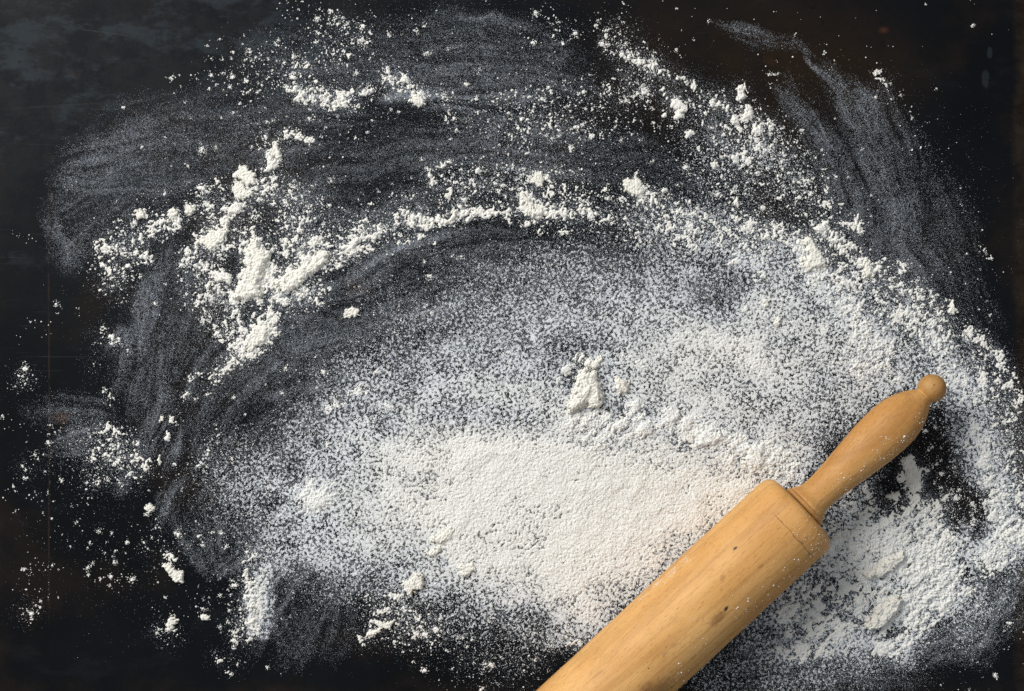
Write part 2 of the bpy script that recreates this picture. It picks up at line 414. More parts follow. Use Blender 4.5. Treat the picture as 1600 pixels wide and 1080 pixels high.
# strokes that wiped the film away again
for s in ([(560,200,14,.6),(620,195,18,.8),(690,188,14,.8),(730,182,8,.5)], [(330,158,12,.5),(420,152,10,.4)], [(590,442,6,.75),(640,417,6,.85),(690,419,5,.6)], [(655,458,5,.7),(700,445,6,.7),(760,435,5,.5)],
          [(1258,138,8,.8),(1285,172,11,.85),(1312,205,10,.7),(1330,240,6,.4)], [(1440,240,6,.6),(1452,330,10,.6),(1446,380,10,.5)], [(226,412,8,.85),(206,455,9,.85),(192,500,8,.8)], [(300,640,12,.6),(325,592,10,.6)], [(292,720,10,.7),(300,680,10,.6)],
          [(205,545,5,.8),(212,515,4,.7)], [(440,262,10,.4),(540,235,12,.4)], [(540,300,20,.45),(620,285,16,.4)], [(700,275,6,.5),(800,270,5,.4)], [(345,285,14,.5),(300,315,12,.4)], [(480,505,6,.4),(540,470,6,.5),(600,455,5,.5)], [(1395,240,4,.5),(1420,300,5,.5)], [(1335,250,4,.5),(1355,300,4,.5)],
          [(430,960,5,.5),(445,910,6,.5)], [(500,1000,5,.5),(530,950,6,.4)], [(250,480,5,.35),(240,540,5,.4)]):
    stroke(FILM, s, mode='cut', hard=.1, out=1.6, X=XS, Y=YS)
# stray dust over everything that was dusted
for s in ([(700,560,520,.012)], [(1150,520,480,.012)], [(300,420,250,.012)], [(200,820,220,.010)], [(700,120,320,.012)], [(1350,300,240,.012)], [(1430,880,220,.03)]):
    stroke(FILM, s, mode='add', hard=.0, out=1.1)

# --- sifted flour: value = share of the surface hidden
sift_strokes = [
 [(590,725,50,.78),(660,705,58,.90),(750,722,76,1.0),(880,750,92,1.05),(1000,780,95,1.05),(1110,790,75,1.0),(1180,770,60,.95)],
 [(630,790,72,.86),(740,800,78,.96),(850,840,90,.95),(960,870,90,.93),(1040,870,50,.92)],
 [(700,850,60,.86),(800,870,60,.88),(880,920,60,.86),(930,960,40,.8)],
 [(560,800,60,.72),(600,850,60,.68),(640,880,40,.6),(720,900,40,.72),(800,930,45,.7),(860,965,35,.55)],
 [(430,800,45,.50),(470,850,50,.50),(420,870,30,.62),(530,860,50,.58),(580,890,45,.48)],
 [(360,760,40,.34),(420,770,45,.45),(480,780,50,.58),(540,760,45,.68)],
 [(340,720,40,.22),(400,730,40,.34),(460,720,45,.45),(520,690,40,.55),(570,680,36,.68)],
 [(440,690,30,.3),(490,660,40,.4),(540,630,36,.5),(590,610,36,.55),(640,640,40,.72)],
 [(520,590,36,.24),(580,570,40,.33),(650,560,45,.43),(720,550,45,.50),(800,560,45,.52),(860,570,40,.50)],
 [(600,630,30,.55),(680,610,36,.62),(760,610,40,.70),(840,620,40,.72),(900,650,40,.85)],
 [(620,510,40,.18),(700,500,45,.29),(780,490,50,.46),(860,500,55,.54),(940,490,60,.58),(1020,500,60,.62),(1080,520,60,.74)],
 [(700,440,36,.13),(780,430,36,.20),(860,420,40,.36),(930,430,40,.42),(1000,430,45,.40),(1080,430,45,.46)],
 [(860,390,24,.22),(940,385,26,.26),(1020,380,26,.28),(1100,390,36,.34),(1160,410,40,.5),(1200,440,50,.62)],
 [(960,560,45,.62),(1040,560,60,.78),(1110,540,60,.86),(1180,560,60,.84),(1250,580,50,.74)],
 [(950,620,34,.66),(1010,610,40,.70),(1080,620,50,.76),(1150,640,50,.76),(1220,660,50,.74),(1250,720,40,.78)],
 [(1000,690,40,.86),(1080,720,40,.84),(1160,740,40,.9)],
 [(1180,480,50,.72),(1240,500,50,.74),(1300,540,50,.70),(1350,580,45,.66)],
 [(1230,400,30,.5),(1270,450,40,.62),(1330,500,40,.6),(1390,560,40,.62),(1430,600,36,.62)],
 [(1290,640,50,.62),(1340,620,45,.60),(1400,600,30,.58)],
 [(1350,450,28,.3),(1400,490,30,.34),(1440,530,34,.42),(1480,570,30,.46),(1510,620,30,.52),(1535,680,30,.56),(1560,740,28,.56),(1580,800,30,.5)],
 [(1300,820,36,.62),(1340,800,30,.5),(1380,830,40,.66),(1430,850,40,.72),(1480,850,40,.62),(1540,850,40,.6),(1580,850,30,.62),(1640,840,40,.3)],
 [(1290,880,45,.70),(1350,870,45,.82),(1400,890,40,.8),(1450,900,45,.84),(1490,900,30,.7)],
 [(1250,930,50,.58),(1320,940,50,.64),(1380,960,50,.68),(1440,950,45,.78),(1490,940,30,.55)],
 [(1190,980,45,.50),(1250,1000,40,.50),(1310,1000,36,.5),(1390,1000,40,.6),(1420,1010,26,.6)],
 [(1100,1050,45,.32),(1180,1050,45,.35),(1260,1050,40,.28),(1340,1040,30,.3)], [(1150,1100,50,.2),(1260,1100,50,.15)],
 [(1500,980,34,.30),(1550,930,30,.28),(1580,880,24,.32)], [(1490,640,14,.5),(1500,690,16,.6),(1530,760,18,.5)],
 [(620,940,34,.26),(700,950,40,.30),(780,960,40,.26),(840,990,36,.26)], [(600,900,30,.4),(680,910,34,.45)],
 [(740,1010,50,.09),(820,1040,40,.09)], [(870,1000,22,.42),(900,985,22,.55)],
 [(480,900,30,.22),(520,920,34,.22)], [(375,800,36,.32),(340,800,26,.2)],
 [(690,185,12,.18),(760,190,14,.16),(850,190,18,.14),(930,205,14,.10)],
 [(1080,230,36,.14),(1160,250,40,.18),(1230,240,30,.16),(1250,290,40,.14),(1160,320,40,.12),(1080,300,40,.12)],
 [(1010,330,26,.22),(1080,345,30,.24),(1150,370,30,.22),(960,345,24,.14)],
 [(480,340,24,.14),(450,290,24,.12)], [(620,440,16,.16),(570,460,14,.16)],
 [(640,310,20,.08),(740,280,24,.10),(840,300,24,.12)], [(140,670,24,.10),(150,720,30,.10),(60,710,14,.06)],
 [(1330,560,30,.72)], [(1420,640,20,.35)], [(1370,740,14,.3),(1330,770,20,.45)],
]
for s in sift_strokes: stroke(SIFT, s, hard=.25, out=1.5)
SIFT = np.maximum(.3 * blur(SIFT, 7) + .7 * blur(SIFT, 22), 0)
for s in ([(398,985,11,.80),(404,950,13,.86),(410,920,12,.75),(418,895,12,.6)], [(412,985,8,.45),(424,940,9,.35)]): stroke(SIFT, s, hard=.4, out=1.5)
for s in ([(262,402,9,.38),(243,440,17,.5),(226,480,19,.55),(216,528,20,.5)],): stroke(FILM, s, streak=.4, hard=.85, out=1.08, X=XS, Y=YS)
SIFT *= 1.09
sift_cut = [
 [(1458,655,11,.7),(1476,692,15,.85),(1482,720,12,.8)], [(1440,690,10,.5)],
 [(1500,760,16,.85),(1520,790,18,.9),(1530,830,14,.9)], [(1500,815,16,.85)], [(1480,842,10,.5)],
 [(1385,740,12,.75),(1400,795,16,.6),(1365,790,16,.55)], [(1345,765,10,.6)],
 [(1430,825,7,.6)], [(1470,845,12,.7),(1478,835,9,.6)], [(1540,890,12,.6),(1560,905,16,.6)], [(1500,880,8,.7),(1505,900,8,.7)],
 [(1395,625,8,.7),(1415,612,6,.5)], [(1420,520,22,.35),(1380,470,20,.4)],
 [(975,615,0.1,.0)], [(1005,590,8,.3)], [(1015,640,7,.4)], [(1060,690,14,.25),(1085,695,12,.35)], [(1160,720,5,.7)],
 [(1330,910,10,.45),(1345,920,8,.5)], [(1295,930,12,.3)], [(1420,880,7,.7),(1428,872,6,.6)], [(1385,985,12,.85),(1412,985,9,.85)], [(1390,905,6,.6)], [(1345,975,6,.8)], [(1412,955,5,.8)],
 [(500,700,10,.4)], [(455,735,16,.35)], [(430,690,20,.3)], [(425,790,10,.6),(440,780,12,.5)], [(455,850,10,.5)],
 [(470,910,26,.6),(450,960,24,.9),(450,1010,24,.95)], [(440,910,12,.55)], [(600,960,30,.6)], [(660,955,12,.6),(720,945,10,.4)],
 [(690,880,10,.35)], [(640,935,14,.5)], [(845,970,18,.45),(815,955,10,.4)], [(870,1050,30,.6)],
 [(890,470,8,.25),(960,480,8,.25)], [(1140,430,12,.3)], [(780,460,18,.2)],
 [(985,405,40,.25),(920,350,30,.5)], [(1330,930,60,.30),(1400,920,70,.34),(1460,960,60,.34)], [(1280,960,50,.25)],
]
for s in sift_cut: stroke(SIFT, [(x, y, w, v * .74) for x, y, w, v in s], mode='cut')

# --- crumbly ridges pushed up by the sweep: value = share hidden by crumbs
clump_strokes = [
 [(330,590,8,.38),(350,575,11,.55),(372,555,14,.68),(395,535,18,.8),(412,515,18,.8),(425,495,12,.6)],
 [(372,470,16,.7),(395,455,24,.86),(405,420,22,.88),(398,385,16,.8)], [(340,440,20,.62),(352,470,16,.5),(330,455,10,.5)],
 [(365,490,12,.5),(372,510,12,.5)], [(430,470,12,.5),(455,475,14,.7),(480,460,14,.72),(500,450,8,.5)],
 [(425,450,16,.75),(455,440,18,.86),(480,420,18,.88),(505,400,16,.84),(525,410,12,.62),(540,400,12,.6)],
 [(475,395,12,.6),(455,400,10,.5),(500,375,10,.62)], [(535,392,12,.72),(550,372,12,.74),(575,365,13,.8),(600,358,12,.75),(625,350,9,.6)],
 [(545,400,12,.6),(570,390,12,.55)], [(622,342,9,.6),(640,345,9,.5),(655,340,11,.7),(672,345,13,.75),(690,345,11,.6)],
 [(700,338,9,.8),(715,330,9,.75),(730,336,9,.7),(745,330,9,.7),(765,335,8,.6)], [(790,332,6,.6),(798,350,7,.5)],
 [(815,305,8,.6),(825,325,11,.8),(845,335,11,.72),(870,333,11,.7),(890,330,9,.62),(915,335,9,.55),(935,342,9,.62),(950,347,6,.5)],
 [(870,330,6,.5),(900,345,6,.3)], [(820,275,6,.5),(838,280,8,.6),(860,272,8,.5)], [(905,268,8,.5)],
 [(975,290,9,.7),(995,290,14,.72),(1010,310,11,.62),(1030,325,10,.4),(1020,298,8,.4)], [(940,310,9,.35),(960,312,8,.3)], [(920,318,8,.22),(900,310,8,.2)],
 [(1060,330,12,.40),(1090,328,12,.40),(1110,345,12,.34)], [(1110,355,14,.42),(1130,345,10,.45)], [(1160,365,7,.4),(1180,355,6,.3)],
 [(1160,385,14,.55),(1158,400,10,.5)], [(1195,365,12,.55),(1215,365,12,.62)], [(1190,400,16,.42),(1195,425,14,.35)],
 [(1240,375,14,.6),(1262,390,16,.8),(1278,415,18,.78),(1262,420,14,.7),(1290,440,14,.5)],
 [(1280,358,12,.72),(1300,368,12,.65),(1320,392,12,.62),(1315,380,10,.6)], [(1318,352,8,.5),(1345,350,8,.42)],
 [(1345,405,11,.7),(1360,425,14,.75),(1380,425,10,.45)], [(1330,440,14,.55),(1300,455,16,.42),(1335,460,12,.5)], [(1405,410,11,.42),(1410,425,9,.45),(1420,402,6,.4)], [(1390,440,10,.35),(1410,458,8,.45),(1430,455,8,.42)],
 [(1315,475,14,.6),(1340,490,14,.66),(1345,515,14,.62),(1370,540,18,.7),(1355,535,14,.6)], [(1375,490,12,.5)], [(1400,490,22,.26),(1430,470,20,.2)],
 [(1445,520,12,.6),(1465,530,12,.6),(1475,545,12,.6)], [(1520,525,12,.6),(1535,535,8,.5)], [(1460,480,7,.4)],
 [(1480,560,16,.55),(1500,590,14,.5),(1505,620,12,.5)], [(1540,555,12,.45),(1560,560,9,.42),(1565,575,6,.4)],
 [(1375,555,12,.6),(1385,580,12,.6),(1330,565,12,.55),(1345,590,10,.5)], [(1400,595,9,.5)],
 [(1525,670,9,.6),(1535,690,11,.66),(1535,720,9,.5)], [(1540,745,11,.7),(1552,755,9,.6)], [(1515,700,9,.4)],
 [(1415,720,9,.6),(1428,745,11,.7),(1432,768,7,.6)], [(1445,735,7,.6)], [(1420,775,12,.55),(1450,795,14,.7),(1475,780,10,.5)],
 [(1360,715,8,.4),(1340,690,8,.2)], [(1350,765,10,.5)], [(1330,800,12,.55)],
 [(1350,840,16,.55),(1380,850,18,.66),(1390,870,12,.6)], [(1400,820,14,.5),(1440,820,14,.55),(1450,850,16,.72),(1470,865,14,.66)],
 [(1440,880,14,.72),(1455,895,18,.8),(1470,920,16,.75),(1450,930,16,.7),(1430,950,14,.7)], [(1475,945,14,.7),(1500,925,12,.6),(1520,920,12,.5)],
 [(1440,965,14,.7),(1425,985,12,.7),(1415,1005,12,.6),(1395,1020,12,.6)], [(1560,860,14,.66),(1585,840,14,.7),(1600,830,14,.6)], [(1550,890,12,.6),(1530,870,12,.5)], [(1570,820,12,.5)],
 [(1360,900,14,.6),(1330,890,16,.6)], [(1310,1000,12,.6),(1325,985,10,.5)], [(1225,1015,9,.6),(1260,1012,7,.5),(1205,1025,9,.5)], [(1260,960,14,.4)],
 [(960,668,12,.62),(975,655,10,.5),(945,690,14,.5)], [(905,660,16,.55),(920,680,14,.5),(935,660,10,.5)], [(1000,665,14,.65),(995,640,12,.6)], [(1045,650,16,.7),(1070,665,14,.65),(1090,660,12,.5)],
 [(1105,685,18,.74),(1135,690,12,.6),(1160,685,9,.5)], [(1180,705,18,.72),(1200,715,16,.7),(1190,735,14,.6)], [(1200,690,10,.5),(1220,720,14,.6)],
 [(880,575,10,.55),(905,560,9,.55),(930,565,12,.65)], [(860,595,7,.5),(865,600,5,.5)], [(1008,570,6,.4),(975,562,6,.4)],
 [(490,780,24,.6),(515,770,14,.5)], [(520,700,12,.4)], [(520,630,10,.3),(600,585,10,.4)],
 [(575,662,10,.5),(590,658,6,.5)], [(600,640,9,.45)], [(625,930,8,.4),(610,930,6,.6)],
 [(390,870,9,.55),(384,890,9,.7),(386,915,6,.5)], [(392,905,9,.8),(396,940,9,.85),(398,975,10,.85)], [(376,960,7,.4),(370,990,7,.4)], [(385,995,6,.6)],
 [(885,1000,9,.6),(900,1005,9,.6),(905,995,6,.5)], [(580,970,9,.4),(575,990,8,.4),(560,1003,6,.5)], [(640,985,9,.2),(650,1000,9,.22)],
 [(455,140,9,.7),(475,143,14,.72),(500,150,13,.72),(525,158,10,.66),(548,155,9,.6),(560,165,8,.4)], [(570,142,7,.5),(583,140,7,.5),(550,145,7,.4)], [(460,105,6,.35),(465,125,8,.3)], [(485,130,8,.4)],
 [(600,110,6,.4),(605,125,8,.7),(622,132,9,.66),(635,130,7,.55),(622,115,5,.6)], [(645,148,10,.72),(665,152,9,.6)], [(690,152,7,.4),(710,155,7,.3)], [(770,157,6,.6)], [(545,165,5,.6),(560,170,4,.5)],
 [(700,178,9,.5),(710,185,8,.4)], [(603,105,5,.6)], [(675,265,6,.5),(700,258,4,.4)], [(790,262,8,.5),(797,258,8,.5)],
 [(445,215,9,.6),(460,215,6,.5),(490,212,6,.5)], [(425,230,9,.6),(425,260,10,.6),(412,270,8,.4)], [(405,220,6,.3)],
 [(380,290,14,.7),(395,305,9,.6),(415,290,8,.4),(420,300,8,.5),(425,315,7,.4)], [(365,325,11,.7),(380,320,8,.5)],
 [(325,300,9,.5),(322,318,9,.5),(310,322,7,.4),(298,325,9,.6)], [(345,295,7,.3),(350,280,7,.2)],
 [(270,335,9,.5),(280,350,14,.55),(260,350,14,.42),(240,360,14,.4),(220,370,13,.36)], [(205,375,11,.4),(190,368,11,.3),(175,375,9,.3)],
 [(165,385,8,.5),(158,390,6,.5),(180,385,8,.3)], [(195,405,9,.4),(212,408,10,.55),(225,405,8,.5),(232,400,6,.4)], [(190,425,8,.4),(170,430,8,.3),(178,445,7,.4),(160,445,7,.3)],
 [(330,375,20,.6),(340,350,14,.5),(345,385,14,.45)], [(300,400,14,.66),(310,410,12,.5),(325,415,9,.4)], [(340,395,12,.55)], [(355,345,8,.4),(370,340,8,.3)], [(380,355,8,.4),(375,365,7,.3)],
 [(320,470,9,.45),(332,480,9,.4),(318,500,9,.4)], [(350,470,8,.5),(350,455,6,.4)],
 [(420,290,8,.5),(415,305,8,.5),(425,315,6,.6)], [(445,335,9,.5),(455,340,7,.5)], [(440,365,9,.3),(465,360,9,.35),(450,385,9,.35),(490,360,8,.2)], [(480,310,9,.12)],
 [(725,285,9,.6),(720,295,6,.4)], [(773,280,7,.5),(775,290,5,.5)], [(697,305,7,.5)], [(675,278,5,.6),(680,270,4,.5)],
 [(1012,142,5,.3),(985,128,7,.3)], [(995,120,6,.2),(1000,140,8,.18)], [(1020,98,10,.3)], [(958,72,3,.5),(985,93,4,.8),(1005,104,5,.9),(1022,113,5,.85),(1045,120,4,.65),(1065,125,5,.7),(1090,140,4,.6),(1110,150,5,.72),(1130,168,6,.85),(1150,188,6,.9)],
 [(1108,150,7,.4),(1122,160,7,.6),(1135,172,8,.6),(1148,187,8,.65)], [(1050,155,7,.5),(1062,166,11,.65),(1075,165,8,.6)], [(1058,182,9,.6)], [(1075,205,7,.5)], [(1168,175,9,.6)], [(1158,145,7,.6)], [(1183,200,9,.5),(1190,190,7,.4)], [(1160,225,7,.4),(1190,228,8,.4)], [(1150,250,8,.4),(1175,245,8,.4),(1197,245,7,.4)], [(1115,260,7,.5)],
 [(978,150,6,.6)], [(950,138,6,.5),(945,150,4,.5)], [(890,165,5,.6)], [(893,46,5,.6)], [(872,45,3,.5),(868,58,4,.4)],
 [(1203,193,7,.5),(1210,205,8,.3)], [(1226,187,6,.6)], [(1210,230,14,.2),(1220,260,14,.22)],
 [(1375,128,6,.5),(1388,130,6,.35)],
 [(170,617,6,.5),(172,625,5,.5)], [(143,568,4,.6),(146,580,4,.5)], [(200,552,4,.6),(202,545,4,.5)], [(165,668,7,.5),(175,672,6,.5)], [(180,700,7,.45),(175,720,7,.5)], [(207,710,7,.6),(208,725,6,.5)], [(230,730,7,.6),(235,722,5,.6)], [(200,738,9,.45),(180,735,7,.4)], [(150,747,7,.4),(140,755,7,.4)], [(140,710,8,.25)],
 [(300,590,5,.5),(310,580,6,.5)], [(293,620,4,.6),(295,610,4,.5)], [(332,600,5,.6),(342,598,4,.6)], [(358,580,8,.4)],
 [(270,665,4,.5),(268,650,4,.4)], [(318,710,4,.6),(312,725,4,.4)], [(340,680,4,.4)], [(325,695,4,.3)],
 [(160,518,6,.5),(150,530,6,.4)], [(180,530,8,.6),(186,538,7,.6)],
 [(46,593,6,.5),(36,590,4,.4)], [(24,605,4,.6)], [(40,735,4,.5),(28,732,4,.4)],
 [(232,862,5,.5)], [(263,870,6,.5),(275,875,6,.4)], [(312,844,6,.6)], [(253,828,4,.5),(248,832,3,.5)],
 [(255,985,7,.4),(248,985,5,.4)], [(275,990,5,.5)], [(338,1032,4,.6),(345,1026,4,.5)], [(367,1036,4,.6)],
 [(55,955,6,.5)], [(36,968,4,.4)],
]
for s in clump_strokes: stroke(CLUMP, s, hard=.15, out=1.55)
for s in ([(440,290,22,.20),(470,330,34,.20),(445,380,24,.30),(510,365,20,.2)], [(330,310,30,.16),(390,345,30,.22),(375,380,20,.25)], [(300,430,26,.14),(330,480,24,.26),(345,520,20,.26)],
          [(1110,170,40,.12),(1160,210,46,.13),(1210,250,46,.15),(1250,300,40,.13),(1290,340,30,.16)], [(1130,270,50,.13)], [(700,290,30,.12),(780,300,44,.13),(860,300,44,.14),(930,320,34,.15)],
          [(1000,340,34,.24),(1070,360,40,.26),(1140,350,40,.24),(1200,390,40,.3)], [(1330,430,40,.28),(1400,480,50,.3),(1450,520,40,.36),(1500,570,40,.36),(1540,620,30,.3)],
          [(240,350,36,.16),(190,385,36,.18),(180,430,34,.16)], [(180,700,40,.16),(200,735,30,.2)], [(470,120,40,.10),(540,60,40,.10),(400,120,50,.06)], [(960,60,30,.12),(1000,100,26,.18),(1000,140,40,.12)],
          [(600,960,40,.14),(660,985,40,.10)], [(850,185,80,.08),(950,190,50,.09)], [(1560,600,30,.26),(1575,700,30,.3),(1570,790,30,.3)], [(540,370,40,.2),(640,345,40,.22)], [(480,460,30,.3)]):
    stroke(CLUMP, s, hard=.0, out=1.6)
CLUMP = np.maximum(blur(CLUMP, 2.0), 0)
HALO = blur(CLUMP, 9)
SIFT = SIFT + np.clip(HALO * .42, 0, .32) * (1 - np.clip(SIFT, 0, 1))
FILM = np.maximum(FILM, np.clip(blur(CLUMP, 14) * .8, 0, .5))

# --- loose crumbs: value = crumbs per 1000 square units
crumb_strokes = [
 [(450,8,22,2.2),(490,25,26,3.0),(530,50,30,3.2),(580,65,30,2.4),(600,90,26,2.4),(570,95,30,2.0)], [(560,10,40,1.0),(600,30,30,.9)],
 [(285,128,24,1.2),(340,118,34,2.2),(390,120,30,2.4),(440,110,36,2.8),(430,140,20,2.4)], [(350,80,30,.8),(440,80,26,1.2)],
 [(380,175,20,1.5),(395,215,20,2)], [(420,195,24,2.6),(480,200,26,2.2),(540,205,30,1.4),(570,215,20,1)], [(480,240,24,1.2),(540,250,40,.9)],
 [(600,170,30,1.8),(560,130,20,1.2)], [(640,40,34,.9),(700,38,20,.9)], [(650,120,40,1.3),(720,130,40,.9)], [(760,18,14,1.4)],
 [(740,160,30,2.0),(800,165,30,2.4),(860,170,34,2.2),(930,150,34,1.8),(970,140,24,2.6)], [(720,195,30,1.6),(800,195,40,1.8),(880,195,40,1.8),(940,205,36,2.4)],
 [(850,40,40,1.2),(900,50,24,1.6),(870,60,20,1.6)], [(935,35,18,2.2),(960,55,26,3.6),(985,85,20,4),(1020,100,18,3.2)], [(980,20,14,2.4)], [(1060,70,30,.5)],
 [(1000,130,24,3),(1050,140,24,2.4)], [(960,215,24,1.8),(1020,210,36,1.1),(1040,240,36,.9)], [(960,235,34,1)],
 [(1150,205,45,2.8),(1210,240,40,4),(1240,290,36,3.6),(1170,290,50,2.6),(1100,290,50,2.0)], [(1280,320,30,2.6)],
 [(1290,85,24,.8),(1320,90,24,.6)], [(1210,110,14,1),(1205,130,8,2)], [(1385,140,18,2.4),(1410,165,18,2),(1425,185,14,1.6)], [(1420,200,26,.9),(1450,240,26,.5)], [(1480,235,14,.9)],
 [(1500,300,14,1),(1520,360,24,.5),(1490,420,40,.4)], [(1535,385,9,3),(1547,397,8,3)], [(1562,425,8,4)], [(1507,327,7,3)],
 [(1280,220,40,.6),(1330,320,40,.5)], [(700,310,60,1.6),(780,300,50,2.4),(860,300,50,2.6),(930,320,40,2.4)], [(620,300,50,1.0),(680,285,30,1.6)],
 [(480,330,40,3),(450,290,30,2.6),(440,380,30,2.8),(510,360,20,2)], [(330,330,40,2.2),(390,350,40,2.8),(300,300,30,1.4),(280,310,30,1)],
 [(210,345,30,1.3),(150,345,20,.7)], [(200,390,36,1.8),(170,420,36,1.6),(200,450,40,1.2),(150,440,20,1)], [(280,450,40,1.0),(310,440,30,1.4)],
 [(20,368,12,1.6),(45,378,12,1.6)], [(105,290,8,3),(112,280,8,2)], [(100,485,14,.9),(85,500,14,.8)], [(60,510,26,1.1),(40,515,20,1)], [(130,485,10,1.2)],
 [(330,490,30,2.4),(360,520,30,2)], [(300,620,30,1.3),(280,640,20,1.4)], [(45,590,22,1.4)], [(30,665,18,1.4),(15,660,12,1.2)], [(20,690,10,1)],
 [(60,720,30,1.5),(40,745,26,2.0),(30,770,24,1.8),(50,775,26,1.8)], [(90,690,18,3),(70,700,14,2),(55,715,14,2.4)], [(110,665,18,1.4),(140,680,30,2)], [(160,710,34,2.6),(200,720,30,3),(140,755,30,1.8)], [(80,790,50,.8),(130,800,40,.5)],
 [(25,795,9,2)], [(90,838,16,1.5),(115,842,10,2)], [(60,865,40,.7)], [(45,895,14,2),(60,900,20,1)], [(40,930,20,1.4),(75,930,14,2),(92,932,9,2)], [(30,968,14,2),(50,955,12,2)],
 [(180,855,30,1.5),(160,900,20,2.2),(190,905,22,2.8),(215,895,14,2)], [(150,880,10,2)], [(240,850,24,2.6),(275,850,20,3.2),(270,880,20,2)], [(230,830,20,.9)], [(240,900,14,1.5)],
 [(260,965,24,2.6),(265,995,20,1.2)], [(310,940,24,2.2),(320,965,16,2)], [(350,930,24,2.4),(370,900,20,2.4)], [(355,1030,24,2.2),(350,1050,14,.9)], [(120,1032,5,2)], [(140,1010,10,.8)],
 [(365,980,18,2.4),(378,1000,14,2)], [(440,960,30,.9)], [(430,1050,20,.5)], [(600,960,34,2.8),(640,985,30,2.4),(680,1000,30,1.5)], [(720,1000,50,1.2),(760,1040,50,1.8),(700,1060,40,.9)], [(830,1010,30,2.4),(815,1050,26,2)],
 [(340,700,40,1.8),(310,720,30,1),(370,650,40,.9)], [(300,760,20,1.4)], [(460,580,60,.8),(440,640,50,.6)], [(460,480,40,.7)], [(560,450,30,2)], [(700,450,60,1),(660,500,50,1)],
 [(1460,470,40,1.6),(1440,440,40,1.2)], [(1530,500,30,.8),(1550,530,24,1.4)], [(1490,730,24,4.5),(1460,680,24,4.5),(1515,800,26,4.5)], [(1400,780,20,2)],
 [(1540,960,30,1.2),(1580,1000,40,.5)], [(1500,1030,60,.5)], [(1550,1040,9,.8)], [(1100,20,60,.12),(1300,40,80,.12),(1500,80,80,.12)],
 [(700,60,30,.8)], [(800,100,60,.4)], [(250,230,60,.4),(330,220,40,.7)], [(280,760,40,.8),(330,860,40,.7)],
]
for s in crumb_strokes: stroke(CRUMB, s, hard=.1, out=1.6)

